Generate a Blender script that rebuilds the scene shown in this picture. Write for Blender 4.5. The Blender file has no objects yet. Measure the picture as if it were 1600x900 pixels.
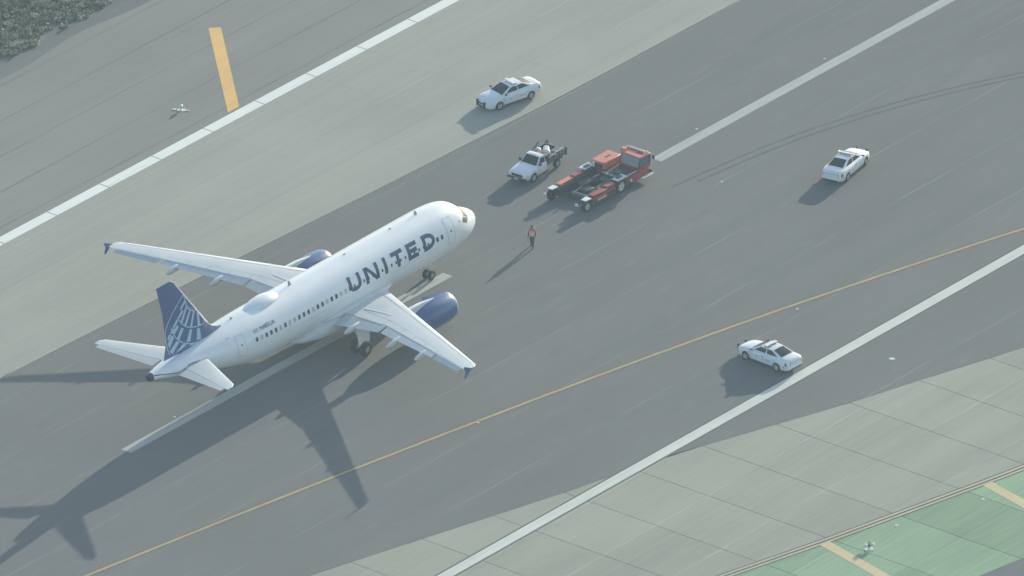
import bpy, bmesh, math, random
from mathutils import Vector, Matrix
R = math.radians
random.seed(7)
scene = bpy.context.scene
col = scene.collection

# ------------------------------------------------------------------ camera
cam_d = bpy.data.cameras.new('camera')
cam = bpy.data.objects.new('camera', cam_d); col.objects.link(cam)
scene.camera = cam
AZ, EL, ROLL = R(39.4598), R(26.2341), R(-0.6426)
dv = Vector((math.cos(EL)*math.cos(AZ), math.cos(EL)*math.sin(AZ), -math.sin(EL)))
rv = dv.cross(Vector((0, 0, 1))).normalized(); uv = rv.cross(dv)
r2 = math.cos(ROLL)*rv + math.sin(ROLL)*uv; u2 = -math.sin(ROLL)*rv + math.cos(ROLL)*uv
CP = Vector((37.7601, -5.1171, 0)) - dv*1569.41
cam.matrix_world = Matrix(((r2.x, u2.x, -dv.x, CP.x), (r2.y, u2.y, -dv.y, CP.y), (r2.z, u2.z, -dv.z, CP.z), (0, 0, 0, 1)))
cam_d.sensor_width = 36.0
cam_d.lens = 33518.77/1600*36.0
cam_d.clip_start = 10.0; cam_d.clip_end = 12000.0

# ------------------------------------------------------------------ sky, sun, exposure
SUN_AZ, SUN_EL = R(9.6), R(14.5)
world = bpy.data.worlds.new('World'); scene.world = world; world.use_nodes = True
nt = world.node_tree; nt.nodes.clear()
sky = nt.nodes.new('ShaderNodeTexSky'); sky.sky_type = 'NISHITA'; sky.sun_disc = False
sky.sun_elevation = SUN_EL; sky.sun_rotation = math.pi/2 - SUN_AZ
sky.air_density = 1.0; sky.dust_density = 0.8; sky.ozone_density = 1.0
bg = nt.nodes.new('ShaderNodeBackground'); bg.inputs['Strength'].default_value = 0.125
wo = nt.nodes.new('ShaderNodeOutputWorld')
nt.links.new(sky.outputs[0], bg.inputs[0]); nt.links.new(bg.outputs[0], wo.inputs[0])
sun_d = bpy.data.lights.new('sun', 'SUN'); sun_d.energy = 3.5; sun_d.angle = R(0.5); sun_d.color = (1.0, 0.94, 0.76)
sun = bpy.data.objects.new('sun', sun_d); col.objects.link(sun)
sdir = Vector((math.cos(SUN_EL)*math.cos(SUN_AZ), math.cos(SUN_EL)*math.sin(SUN_AZ), math.sin(SUN_EL)))
sun.rotation_euler = sdir.to_track_quat('Z', 'Y').to_euler(); sun.location = (0, 0, 60)
vs = scene.view_settings
vs.view_transform = 'Standard'; vs.look = 'None'; vs.gamma = 1.0; vs.use_curve_mapping = False
vs.exposure = 1.0
scene.cycles.use_denoising = True
scene.cycles.volume_bounces = 1

# ------------------------------------------------------------------ materials
def lin(c):
    return tuple(c) + (1.0,) if len(c) == 3 else tuple(c)
def mat(name, color, rough=0.5, metal=0.0, var=0.0, scale=3.0, stretch=(1, 1, 1), bump=0.0, spec=0.5, coat=0.0, rand=0.0, world_co=False):
    m = bpy.data.materials.new(name); m.use_nodes = True
    t = m.node_tree; b = t.nodes['Principled BSDF']
    b.inputs['Roughness'].default_value = rough; b.inputs['Metallic'].default_value = metal
    b.inputs['Specular IOR Level'].default_value = spec; b.inputs['Coat Weight'].default_value = coat
    b.inputs['Base Color'].default_value = lin(color)
    tc = t.nodes.new('ShaderNodeTexCoord')
    mp = t.nodes.new('ShaderNodeMapping'); mp.inputs['Scale'].default_value = stretch
    if world_co:
        ge = t.nodes.new('ShaderNodeNewGeometry'); t.links.new(ge.outputs['Position'], mp.inputs[0])
    else:
        t.links.new(tc.outputs['Object'], mp.inputs[0])
    n = t.nodes.new('ShaderNodeTexNoise'); n.inputs['Scale'].default_value = scale; n.inputs['Detail'].default_value = 6
    t.links.new(mp.outputs[0], n.inputs['Vector'])
    v = max(var, 0.03)
    cr = t.nodes.new('ShaderNodeMapRange'); cr.inputs[1].default_value = 0.3; cr.inputs[2].default_value = 0.7
    cr.inputs[3].default_value = 1-v; cr.inputs[4].default_value = 1+v
    t.links.new(n.outputs['Fac'], cr.inputs[0])
    mu = t.nodes.new('ShaderNodeMixRGB'); mu.blend_type = 'MULTIPLY'; mu.inputs[0].default_value = 1.0
    mu.inputs[1].default_value = lin(color)
    last = cr.outputs[0]
    if rand:
        oi = t.nodes.new('ShaderNodeObjectInfo')
        rr = t.nodes.new('ShaderNodeMapRange'); rr.inputs[3].default_value = 1-rand; rr.inputs[4].default_value = 1+rand
        t.links.new(oi.outputs['Random'], rr.inputs[0])
        mm = t.nodes.new('ShaderNodeMath'); mm.operation = 'MULTIPLY'
        t.links.new(last, mm.inputs[0]); t.links.new(rr.outputs[0], mm.inputs[1]); last = mm.outputs[0]
    t.links.new(last, mu.inputs[2]); t.links.new(mu.outputs[0], b.inputs['Base Color'])
    if bump:
        bp = t.nodes.new('ShaderNodeBump'); bp.inputs['Strength'].default_value = bump; bp.inputs['Distance'].default_value = 0.02
        t.links.new(n.outputs['Fac'], bp.inputs['Height']); t.links.new(bp.outputs[0], b.inputs['Normal'])
    return m

def pavement(name, ca, cb, streak=(0.035, 0.9), seam=None, seam_col=None, seam_w=0.07, grain=0.06, rand=0.0, rough=0.85,
             stain=None, stain_amt=0.35, streak2=(0.012, 2.6), seam_amt=0.6, fine=0.03, seam_min=0.05, pale=None, pale_amt=0.25):
    """world-position based pavement: wheel-direction streaks, patches, fine grain, lane seams"""
    m = bpy.data.materials.new(name); m.use_nodes = True
    t = m.node_tree; b = t.nodes['Principled BSDF']; N = t.nodes.new; L = t.links.new
    b.inputs['Roughness'].default_value = rough; b.inputs['Specular IOR Level'].default_value = 0.25
    ge = N('ShaderNodeNewGeometry')
    def noise(sx, sy, sc, det=5, rough_=0.55):
        mp = N('ShaderNodeMapping'); mp.inputs['Scale'].default_value = (sx, sy, 1)
        L(ge.outputs['Position'], mp.inputs[0])
        n = N('ShaderNodeTexNoise'); n.inputs['Scale'].default_value = sc; n.inputs['Detail'].default_value = det
        n.inputs['Roughness'].default_value = rough_
        L(mp.outputs[0], n.inputs['Vector']); return n.outputs['Fac']
    def rng(s, a, bb, c, d):
        r = N('ShaderNodeMapRange'); r.inputs[1].default_value = a; r.inputs[2].default_value = bb
        r.inputs[3].default_value = c; r.inputs[4].default_value = d; L(s, r.inputs[0]); return r.outputs[0]
    def mix(f, a, bb, mode='MIX'):
        x = N('ShaderNodeMixRGB'); x.blend_type = mode
        if isinstance(f, (int, float)): x.inputs[0].default_value = f
        else: L(f, x.inputs[0])
        for i, q in ((1, a), (2, bb)):
            if isinstance(q, tuple): x.inputs[i].default_value = lin(q)
            else: L(q, x.inputs[i])
        return x.outputs[0]
    s1 = rng(noise(streak[0], streak[1], 1.0), 0.32, 0.68, 0, 1)
    c = mix(s1, ca, cb)
    s2 = rng(noise(streak2[0], streak2[1], 1.0, 3), 0.35, 0.65, 1-fine, 1+fine)
    c = mix(1.0, c, s2, 'MULTIPLY')
    big = rng(noise(0.05, 0.07, 1.0, 3), 0.3, 0.7, 0.93, 1.07)
    c = mix(1.0, c, big, 'MULTIPLY')
    gr = rng(noise(1, 1, 9.0, 4, 0.7), 0.25, 0.75, 1-grain, 1+grain)
    c = mix(1.0, c, gr, 'MULTIPLY')
    if stain:
        f = rng(noise(0.10, 0.45, 1.0, 6, 0.65), 0.60, 0.74, 0, stain_amt)
        c = mix(f, c, stain)
    if pale:
        f = rng(noise(0.22, 0.9, 1.0, 7, 0.7), 0.56, 0.76, 0, pale_amt)
        c = mix(f, c, pale)
    if seam:
        sp, off = seam
        se = N('ShaderNodeSeparateXYZ'); L(ge.outputs['Position'], se.inputs[0])
        a = N('ShaderNodeMath'); a.operation = 'ADD'; a.inputs[1].default_value = off + sp*200; L(se.outputs['Y'], a.inputs[0])
        w = N('ShaderNodeMath'); w.operation = 'ADD'; L(a.outputs[0], w.inputs[0])
        L(rng(noise(0.25, 0.02, 1.0, 2), 0, 1, -0.12, 0.12), w.inputs[1])
        p = N('ShaderNodeMath'); p.operation = 'PINGPONG'; p.inputs[1].default_value = sp/2; L(w.outputs[0], p.inputs[0])
        f = rng(p.outputs[0], seam_w, seam_w*2.2, 1, 0)
        nz = rng(noise(0.12, 0.5, 1.0, 4), 0.42, 0.62, seam_min, 1.0)
        f2 = N('ShaderNodeMath'); f2.operation = 'MULTIPLY'; L(f, f2.inputs[0]); L(nz, f2.inputs[1])
        f3 = N('ShaderNodeMath'); f3.operation = 'MULTIPLY'; f3.inputs[1].default_value = seam_amt; L(f2.outputs[0], f3.inputs[0])
        c = mix(f3.outputs[0], c, seam_col)
    if rand:
        oi = N('ShaderNodeObjectInfo')
        c = mix(1.0, c, rng(oi.outputs['Random'], 0, 1, 1-rand, 1+rand), 'MULTIPLY')
    L(c, b.inputs['Base Color'])
    bp = N('ShaderNodeBump'); bp.inputs['Strength'].default_value = 0.15; bp.inputs['Distance'].default_value = 0.01
    L(noise(1, 1, 14.0, 3), bp.inputs['Height']); L(bp.outputs[0], b.inputs['Normal'])
    return m

M = {}
M['asphalt'] = pavement('asphalt', (0.136, 0.137, 0.134), (0.154, 0.153, 0.148), streak=(0.012, 0.28), seam=(6.1, 0.0), seam_col=(0.24, 0.245, 0.225), stain=(0.108, 0.112, 0.111), stain_amt=0.55, fine=0.025, seam_amt=0.5, seam_w=0.055, pale=(0.205, 0.205, 0.195), pale_amt=0.55)
M['shoulder'] = pavement('shoulder_asphalt', (0.208, 0.198, 0.182), (0.244, 0.230, 0.208), streak=(0.015, 0.22), seam=(3.9, 0.3), seam_col=(0.13, 0.135, 0.135), seam_w=0.05, stain=(0.15, 0.155, 0.15), stain_amt=0.5, seam_amt=0.9, seam_min=0.45)
M['strip'] = pavement('dark_strip_asphalt', (0.125, 0.130, 0.130), (0.155, 0.16, 0.155), streak=(0.06, 0.3), stain=(0.19, 0.19, 0.18))
M['tarmac'] = pavement('joint_filler', (0.10, 0.105, 0.10), (0.13, 0.135, 0.13))
M['concrete'] = pavement('slab_concrete', (0.296, 0.293, 0.234), (0.348, 0.338, 0.270), streak=(0.05, 0.4), rand=0.045, stain=(0.265, 0.27, 0.225), stain_amt=0.7, pale=(0.44, 0.43, 0.35), pale_amt=0.5, seam=(6.05, 1.24), seam_col=(0.47, 0.47, 0.39), seam_w=0.07, seam_amt=0.6, fine=0.04)
M['concrete_n'] = pavement('runway_concrete', (0.310, 0.304, 0.262), (0.352, 0.340, 0.290), streak=(0.02, 0.35), rand=0.012, stain=(0.285, 0.285, 0.24), stain_amt=0.5, seam=(5.7, 0.4), seam_col=(0.40, 0.40, 0.34), seam_w=0.06, seam_amt=0.4, fine=0.03)
M['green'] = pavement('green_paint', (0.215, 0.32, 0.20), (0.265, 0.385, 0.24), streak=(0.10, 0.5), rand=0.12, pale=(0.32, 0.42, 0.31), pale_amt=0.6, stain=(0.13, 0.20, 0.155), stain_amt=0.9, streak2=(0.05, 2.6), fine=0.06)
M['ground'] = mat('dry_ground', (0.10, 0.11, 0.06), 0.95, var=0.3, scale=0.4, world_co=True)
M['soil'] = mat('grass_soil', (0.17, 0.17, 0.14), 0.95, var=0.3, scale=1.5, world_co=True)
M['grass'] = mat('grass', (0.27, 0.275, 0.18), 0.8, var=0.6, scale=1.3, world_co=True)
M['line_white'] = pavement('worn_white_paint', (0.56, 0.565, 0.51), (0.66, 0.66, 0.59), streak=(0.3, 3.0), stain=(0.30, 0.305, 0.28), stain_amt=0.85)
M['line_white_bright'] = pavement('white_paint', (0.76, 0.76, 0.70), (0.82, 0.82, 0.76), streak=(0.3, 3.0), stain=(0.42, 0.42, 0.38), stain_amt=0.8)
M['line_centre'] = pavement('rubbed_white_paint', (0.38, 0.385, 0.365), (0.46, 0.46, 0.43), streak=(0.2, 3.0), stain=(0.27, 0.275, 0.265), stain_amt=0.8)
M['line_black'] = mat('black_line_border', (0.085, 0.09, 0.09), 0.85, var=0.15, world_co=True)
M['line_yellow'] = pavement('yellow_paint', (0.36, 0.27, 0.145), (0.45, 0.335, 0.175), streak=(0.5, 2), stain=(0.25, 0.19, 0.1), stain_amt=0.5)
M['stripe_yellow'] = pavement('yellow_stripe_paint', (0.76, 0.45, 0.14), (0.82, 0.50, 0.17), streak=(0.4, 0.4), stain=(0.5, 0.32, 0.12), stain_amt=0.4)
M['stripe_pale'] = pavement('pale_yellow_stripe_paint', (0.60, 0.48, 0.27), (0.68, 0.55, 0.33), streak=(0.4, 0.4), stain=(0.42, 0.34, 0.18), stain_amt=0.5)
M['line_pale'] = pavement('pale_yellow_line_paint', (0.46, 0.41, 0.27), (0.54, 0.48, 0.33), streak=(0.4, 1))
M['rubber_mark'] = mat('rubber_mark', (0.062, 0.066, 0.067), 0.8, var=0.25, scale=1.0, world_co=True)
M['white'] = mat('aircraft_white', (0.80, 0.81, 0.81), 0.32, var=0.02, scale=0.6, coat=0.3)
M['wing'] = mat('wing_grey', (0.62, 0.64, 0.63), 0.38, var=0.05, scale=0.8, coat=0.1)
M['wing_dark'] = mat('flap_grey', (0.50, 0.53, 0.54), 0.42, var=0.05)
M['bare'] = mat('bare_metal_sunlit', (0.82, 0.82, 0.80), 0.30, metal=0.2, var=0.03)  # pale and barely metallic, so sunlit brightness sits in the colour
M['blue'] = mat('airline_blue', (0.042, 0.098, 0.255), 0.33, var=0.06, coat=0.3)
M['letter_blue'] = mat('lettering_blue', (0.014, 0.045, 0.135), 0.45, var=0.04)
M['globe'] = mat('globe_light_blue', (0.42, 0.58, 0.74), 0.45, var=0.04)
M['globe_line'] = mat('globe_line', (0.42, 0.55, 0.68), 0.45)
M['dark'] = mat('dark_metal', (0.035, 0.037, 0.04), 0.5, var=0.2)
M['grey_metal'] = mat('grey_metal', (0.30, 0.31, 0.31), 0.45, metal=0.3, var=0.15)
M['seam'] = mat('panel_seam', (0.38, 0.42, 0.45), 0.6)
M['window'] = mat('cabin_window', (0.025, 0.035, 0.055), 0.2)
M['shade'] = mat('window_shade', (0.42, 0.46, 0.50), 0.4)
M['glass'] = mat('tinted_glass', (0.034, 0.042, 0.048), 0.2, spec=0.12)
M['cock_glass'] = mat('cockpit_glass', (0.10, 0.095, 0.075), 0.3, spec=0.4)
M['tyre'] = mat('tyre_rubber', (0.022, 0.022, 0.023), 0.85, var=0.2)
M['rim'] = mat('wheel_rim', (0.58, 0.59, 0.60), 0.4, metal=0.0, var=0.1)
M['car_white'] = mat('car_white', (0.72, 0.735, 0.75), 0.25, var=0.02, coat=0.6)
M['black_trim'] = mat('black_trim', (0.02, 0.021, 0.023), 0.5, var=0.1)
M['lamp_clear'] = mat('headlamp_lens', (0.45, 0.47, 0.48), 0.12, spec=0.7)
M['lamp_red'] = mat('tail_lamp_red', (0.22, 0.02, 0.025), 0.2)
M['lens_amber'] = mat('amber_lens', (0.75, 0.28, 0.05), 0.2)
M['lens_blue'] = mat('blue_lens', (0.05, 0.10, 0.4), 0.2)
M['red'] = mat('tractor_red_shaded', (0.32, 0.050, 0.038), 0.42, var=0.2, scale=2.0)  # shaded copy of the tractor red, for sides and near arm
M['red_sunlit'] = mat('tractor_red_sunlit', (0.66, 0.19, 0.13), 0.45, var=0.15, scale=2.0)  # sunlit copy of the same red, for surfaces catching the sun
M['deck'] = mat('deck_plate_shaded', (0.042, 0.047, 0.050), 0.6, var=0.3, scale=4)  # darkened so the plates merge with the shadow between the fork arms
M['pale_metal'] = mat('pale_metal', (0.55, 0.57, 0.55), 0.45, var=0.1)
M['bed_grey'] = mat('flatbed_grey', (0.10, 0.105, 0.11), 0.6, var=0.25)
M['wood'] = mat('brown_board', (0.33, 0.17, 0.10), 0.7, var=0.2)
M['bag'] = mat('white_bag', (0.75, 0.75, 0.72), 0.6, var=0.08)
M['vest'] = mat('vest_orange', (0.85, 0.22, 0.13), 0.7, var=0.1)
M['vest_tape'] = mat('vest_tape', (0.72, 0.72, 0.66), 0.5)
M['skin'] = mat('skin', (0.32, 0.18, 0.12), 0.6)
M['trouser'] = mat('dark_trousers', (0.035, 0.045, 0.045), 0.8, var=0.15)
M['sleeve'] = mat('navy_sleeve', (0.025, 0.03, 0.055), 0.8, var=0.1)
M['hair'] = mat('hair', (0.012, 0.010, 0.009), 0.7)
M['light_glass'] = mat('fixture_lens', (0.66, 0.66, 0.60), 0.3)
M['fixture'] = mat('fixture_metal', (0.55, 0.55, 0.48), 0.5, var=0.1)

# ------------------------------------------------------------------ helpers
def tag(o, label=None, cat=None, group=None, kind=None):
    if label: o['label'] = label
    if cat: o['category'] = cat
    if group: o['group'] = group
    if kind: o['kind'] = kind
    return o
def empty(name, loc=(0, 0, 0), rz=0.0):
    o = bpy.data.objects.new(name, None); col.objects.link(o)
    o.location = loc; o.rotation_euler = (0, 0, rz); o.empty_display_size = 0.3
    return o

class MB:
    def __init__(s): s.v = []; s.f = []
    def add(s, vs_, fs):
        b = len(s.v); s.v += [tuple(q) for q in vs_]; s.f += [tuple(i+b for i in q) for q in fs]; return s
    def box(s, x0, x1, y0, y1, z0, z1):
        vs_ = [(x, y, z) for x in (x0, x1) for y in (y0, y1) for z in (z0, z1)]
        return s.add(vs_, [(0, 1, 3, 2), (4, 6, 7, 5), (0, 4, 5, 1), (2, 3, 7, 6), (0, 2, 6, 4), (1, 5, 7, 3)])
    def hexa(s, bot, top):
        return s.add(list(bot)+list(top), [(3, 2, 1, 0), (4, 5, 6, 7)] + [(i, (i+1) % 4, (i+1) % 4+4, i+4) for i in range(4)])
    def loft(s, rings, cap=True, closed=True):
        n = len(rings[0]); vs_ = [p for r in rings for p in r]; fs = []
        for i in range(len(rings)-1):
            for j in range(n if closed else n-1):
                k = (j+1) % n
                fs.append((i*n+j, i*n+k, (i+1)*n+k, (i+1)*n+j))
        if cap and closed:
            fs.append(tuple(reversed(range(n)))); fs.append(tuple((len(rings)-1)*n+j for j in range(n)))
        return s.add(vs_, fs)
    def grid(s, P, nu, nv):
        vs_ = [P(i/nu, j/nv) for i in range(nu+1) for j in range(nv+1)]
        fs = [(i*(nv+1)+j, (i+1)*(nv+1)+j, (i+1)*(nv+1)+j+1, i*(nv+1)+j+1) for i in range(nu) for j in range(nv)]
        return s.add(vs_, fs)
    def lathe(s, prof, c=(0, 0, 0), axis='y', n=24, cap=True):
        rings = []
        for h, r in prof:
            ring = []
            for k in range(n):
                a = 2*math.pi*k/n; p, q = r*math.cos(a), r*math.sin(a)
                if axis == 'x': ring.append((c[0]+h, c[1]+p, c[2]+q))
                elif axis == 'y': ring.append((c[0]+p, c[1]+h, c[2]+q))
                else: ring.append((c[0]+p, c[1]+q, c[2]+h))
            rings.append(ring)
        return s.loft(rings, cap)
    def tube(s, pts, r, n=8):
        pts = [Vector(p) for p in pts]; rings = []
        for i, p in enumerate(pts):
            d = (pts[min(i+1, len(pts)-1)] - pts[max(i-1, 0)]).normalized()
            a = d.cross(Vector((0, 0, 1)));
            if a.length < 1e-3: a = d.cross(Vector((1, 0, 0)))
            a.normalize(); b = d.cross(a)
            rr = r[i] if isinstance(r, (list, tuple)) else r
            rings.append([p + rr*(math.cos(2*math.pi*k/n)*a + math.sin(2*math.pi*k/n)*b) for k in range(n)])
        return s.loft(rings)
    def build(s, name, m, parent=None, smooth=35, bevel=0.0):
        me = bpy.data.meshes.new(name); me.from_pydata(s.v, [], s.f); me.validate()
        bm = bmesh.new(); bm.from_mesh(me); bmesh.ops.recalc_face_normals(bm, faces=bm.faces); bm.to_mesh(me); bm.free()
        me.materials.append(m if not isinstance(m, str) else M[m])
        if smooth:
            me.shade_smooth(); me.set_sharp_from_angle(angle=R(smooth))
        o = bpy.data.objects.new(name, me); col.objects.link(o)
        if parent: o.parent = parent
        if bevel:
            b = o.modifiers.new('bevel', 'BEVEL'); b.width = bevel; b.segments = 2; b.limit_method = 'ANGLE'
        return o
def sheet(name, polys, z, m, label, cat, kind='structure', parent=None):
    mb = MB()
    for poly in polys: mb.add([(x, y, z) for x, y in poly], [tuple(range(len(poly)))])
    o = mb.build(name, m, parent, smooth=0)
    # make all faces look up
    me = o.data; bm = bmesh.new(); bm.from_mesh(me)
    for f in bm.faces:
        f.normal_update()
        if f.normal.z < 0: f.normal_flip()
    bm.to_mesh(me); bm.free()
    if label: tag(o, label, cat, None, kind)
    return o
def interp(pts, x):
    if x <= pts[0][0]: return pts[0][1] + (x-pts[0][0])*(pts[1][1]-pts[0][1])/(pts[1][0]-pts[0][0])
    for (a, b), (c, d) in zip(pts, pts[1:]):
        if x <= c: return b + (d-b)*(x-a)/(c-a)
    (a, b), (c, d) = pts[-2:]
    return d + (x-c)*(d-b)/(c-a)
def smooth_interp(pts, x):
    """Catmull-Rom through (x, value)"""
    n = len(pts)
    if x <= pts[0][0]: return pts[0][1]
    if x >= pts[-1][0]: return pts[-1][1]
    for i in range(n-1):
        if x <= pts[i+1][0]: break
    x0, y0 = pts[i]; x1, y1 = pts[i+1]; h = x1-x0
    def slope(k):
        if k == 0: return (pts[1][1]-pts[0][1])/(pts[1][0]-pts[0][0])
        if k == n-1: return (pts[-1][1]-pts[-2][1])/(pts[-1][0]-pts[-2][0])
        a = (pts[k][1]-pts[k-1][1])/(pts[k][0]-pts[k-1][0]); b = (pts[k+1][1]-pts[k][1])/(pts[k+1][0]-pts[k][0])
        if a*b <= 0: return 0.0
        return 2*a*b/(a+b)
    t = (x-x0)/h; m0, m1 = slope(i)*h, slope(i+1)*h
    return (2*t**3-3*t*t+1)*y0 + (t**3-2*t*t+t)*m0 + (-2*t**3+3*t*t)*y1 + (t**3-t*t)*m1
def clip(poly, a, b, c):
    """keep a*x+b*y<=c"""
    out = []
    for i in range(len(poly)):
        p, q = poly[i], poly[(i+1) % len(poly)]
        dp, dq = a*p[0]+b*p[1]-c, a*q[0]+b*q[1]-c
        if dp <= 0: out.append(p)
        if dp*dq < 0:
            t = dp/(dp-dq); out.append((p[0]+t*(q[0]-p[0]), p[1]+t*(q[1]-p[1])))
    return out
def below(poly, f, x0, x1, gap=0.0):
    ya, yb = f(x0)-gap, f(x1)-gap; k = (yb-ya)/(x1-x0)
    return clip(poly, -k, 1, ya-k*x0)
def above(poly, f, x0, x1, gap=0.0):
    ya, yb = f(x0)+gap, f(x1)+gap; k = (yb-ya)/(x1-x0)
    return clip(poly, k, -1, -(ya-k*x0))
def area(p):
    return abs(sum(p[i][0]*p[(i+1) % len(p)][1]-p[(i+1) % len(p)][0]*p[i][1] for i in range(len(p))))/2

# ------------------------------------------------------------------ ground and pavements
X0, X1 = -70.0, 160.0
north_edge = [(-70, 15.4), (3.8, 14.75), (27, 13.9), (44, 13.1), (65, 12.35), (86, 12.3), (160, 12.2)]
south_edge = [(-70, -6.2), (-7.2, -22.94), (14.25, -29.02), (23.4, -31.2), (38.3, -36.25), (44.5, -38.0), (53.1, -40.64), (160, -71)]
green_edge = [(-70, -27), (-20, -38.9), (11.06, -46.35), (19.9, -48.6), (34.3, -51.85), (38.0, -52.6), (60, -57.4), (160, -77)]
fN = lambda x: interp(north_edge, x)
fS = lambda x: interp(south_edge, x)
fG = lambda x: interp(green_edge, x)
fD = lambda x: fG(x) - 11.6 + 0.05*(x-20)          # far edge of the green paint
fE = lambda x: 49.3 + 0.25*math.sin(x*0.9) + 0.18*math.sin(x*2.3+1)

sheet('ground', [[(-4000, -4000), (4000, -4000), (4000, 4000), (-4000, 4000)]], -0.14, 'ground', 'dry grassy ground round the airfield', 'ground')
sheet('tarmac', [[(-600, -160), (900, -160), (900, 48.0), (-600, 48.0)]], -0.07, 'tarmac', 'dark tarmac bed beneath the airfield pavement', 'tarmac')
xs = [X0+2*i for i in range(int((X1-X0)/2)+1)]
sheet('runway', [[(a, fS(a)), (b, fS(b)), (b, fN(b)), (a, fN(a))] for a, b in zip(xs, xs[1:])], 0.0, 'asphalt', 'grey asphalt runway surface streaked along its length', 'runway')
sheet('runway_shoulder', [[(a, 29.98), (b, 29.98), (b, 47.5+.35*math.sin(b*.4)), (a, 47.5+.35*math.sin(a*.4))] for a, b in zip(xs, xs[1:])], 0.0, 'shoulder', 'lighter asphalt shoulder between white edge line and grass', 'shoulder')
sheet('perimeter_strip', [[(a, 47.5+.35*math.sin(a*.4)), (b, 47.5+.35*math.sin(b*.4)), (b, fE(b)), (a, fE(a))] for a, b in zip(xs, xs[1:])], -0.004, 'strip', 'dark asphalt strip along the grass', 'pavement')
sheet('grass_verge', [[(a, fE(a)), (b, fE(b)), (b, 90), (a, 90)] for a, b in zip(xs, xs[1:])], -0.03, 'soil', 'earth under the green ground cover beyond the shoulder', 'verge')

def slab(poly, name, m, parent, top=0.0):
    n = len(poly)
    cx = sum(p[0] for p in poly)/n; cy = sum(p[1] for p in poly)/n
    mb = MB()
    vt = [(x-cx, y-cy, top) for x, y in poly]; vb = [(x-cx, y-cy, -0.06) for x, y in poly]
    mb.add(vt+vb, [tuple(range(n))] + [(i, i+n, (i+1) % n+n, (i+1) % n) for i in range(n)])
    o = mb.build(name, m, parent, smooth=0); o.location = (cx, cy, 0); return o
GX0, GX = 20.3-5.98*12, 5.98
# south side concrete: square slabs, cut by the runway and by the green paint
apron = sheet('concrete_apron', [[(a, fG(a)), (b, fG(b)), (b, fS(b)), (a, fS(a))] for a, b in zip(xs, xs[1:])], -0.045, 'tarmac', 'pale concrete slab taxiway pavement beside the runway', 'pavement')
green = sheet('green_painted_apron', [[(a, fD(a)), (b, fD(b)), (b, fG(b)), (a, fG(a))] for a, b in zip(xs, xs[1:])], -0.045, 'tarmac', 'green painted concrete island beyond the double yellow line', 'pavement')
ys_ = [-37.6+6.05*5 - 6.05*k for k in range(0, 13)]
gap = 0.027
for i in range(0, 36):
    a, b = GX0+GX*i, GX0+GX*(i+1)
    if b < -32 or a > 112: continue
    for yb, ya in zip(ys_, ys_[1:]):
        q = [(a+gap, ya+gap/3), (b-gap, ya+gap/3), (b-gap, yb-gap/3), (a+gap, yb-gap/3)]
        q = below(q, fS, a, b, 0.04)
        if len(q) < 3 or area(q) < 0.15: continue
        c1 = above(q, fG, a, b, 0.0)
        if len(c1) >= 3 and area(c1) > 0.1: slab(c1, 'concrete_slab', 'concrete', apron)
        c2 = below(q, fG, a, b, 0.0)
        if len(c2) >= 3: c2 = above(c2, fD, a, b, 0.0)
        if len(c2) >= 3 and area(c2) > 0.1: slab(c2, 'painted_slab', 'green', green)
sheet('taxiway_shoulder', [[(a, fD(a)-50), (b, fD(b)-50), (b, fD(b)-.03), (a, fD(a)-.03)] for a, b in zip(xs, xs[1:])], 0.0, 'strip', 'dark asphalt past the green paint', 'pavement')
# north side concrete lane
lane = sheet('concrete_runway_lane', [[(a, fN(a)), (b, fN(b)), (b, 29.98), (a, 29.98)] for a, b in zip(xs, xs[1:])], -0.045, 'tarmac', 'pale concrete lane of the runway beside the asphalt', 'pavement')
for i in range(0, 36):
    a, b = GX0+0.2+GX*i, GX0+0.2+GX*(i+1)
    if b < -20 or a > 118: continue
    for ya, yb in ((8.0, 18.1), (18.1, 24.0), (24.0, 29.99)):
        g = 0.004
        q = [(a+g, ya+g), (b-g, ya+g), (b-g, yb-g), (a+g, yb-g)]
        q = above(q, fN, a, b, 0.05)
        if len(q) >= 3 and area(q) > 0.15: slab(q, 'concrete_slab', 'concrete_n', lane)

# painted markings
def ribbon(f, x0, x1, w, off=0.0, step=2.0):
    n = max(1, int((x1-x0)/step)); out = []
    def edge(x, s):
        k = (f(x+0.1)-f(x-0.1))/0.2; L_ = math.hypot(1, k)
        return (x - k/L_*(off+s), f(x) + (off+s)/L_)
    for i in range(n):
        a = x0+(x1-x0)*i/n; b = x0+(x1-x0)*(i+1)/n
        out.append([edge(a, -w/2), edge(b, -w/2), edge(b, w/2), edge(a, w/2)])
    return out
segs = []
i = 0
for i in range(0, 36):
    a, b = GX0+0.2+GX*i, GX0+0.2+GX*(i+1)
    segs.append([(a+.05, 28.95), (b-.05, 28.95), (b-.05, 29.92), (a+.05, 29.92)])
sheet('runway_edge_line', segs, 0.006, 'line_white_bright', 'bright white runway edge line on the concrete lane side, split at slab joints', 'painted line')
sheet('runway_edge_line', [[(X0, -31.13), (X1, -31.13), (X1, -30.20), (X0, -30.20)]], 0.008, 'line_white', 'weathered white runway edge line running past the parked sedan', 'painted line')
sheet('line_border', [[(X0, -31.30), (X1, -31.30), (X1, -30.04), (X0, -30.04)]], 0.004, 'line_black', 'black outline under the weathered white edge line', 'painted line')
for k, lab in ((-1, 'white centreline stripe before the one under the airliner'), (0, 'white centreline stripe under the airliner ending at its nose wheels'), (1, 'white centreline stripe beyond the red tow tractor'), (2, 'white centreline stripe at the far end of the runway')):
    a = 60.96*k + 0.0
    if k in (-1, 2): continue
    sheet('centreline_stripe', [[(a, -.46), (a+36.6, -.46), (a+36.6, .46), (a, .46)]], 0.006, 'line_centre', lab, 'painted line')
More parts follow.
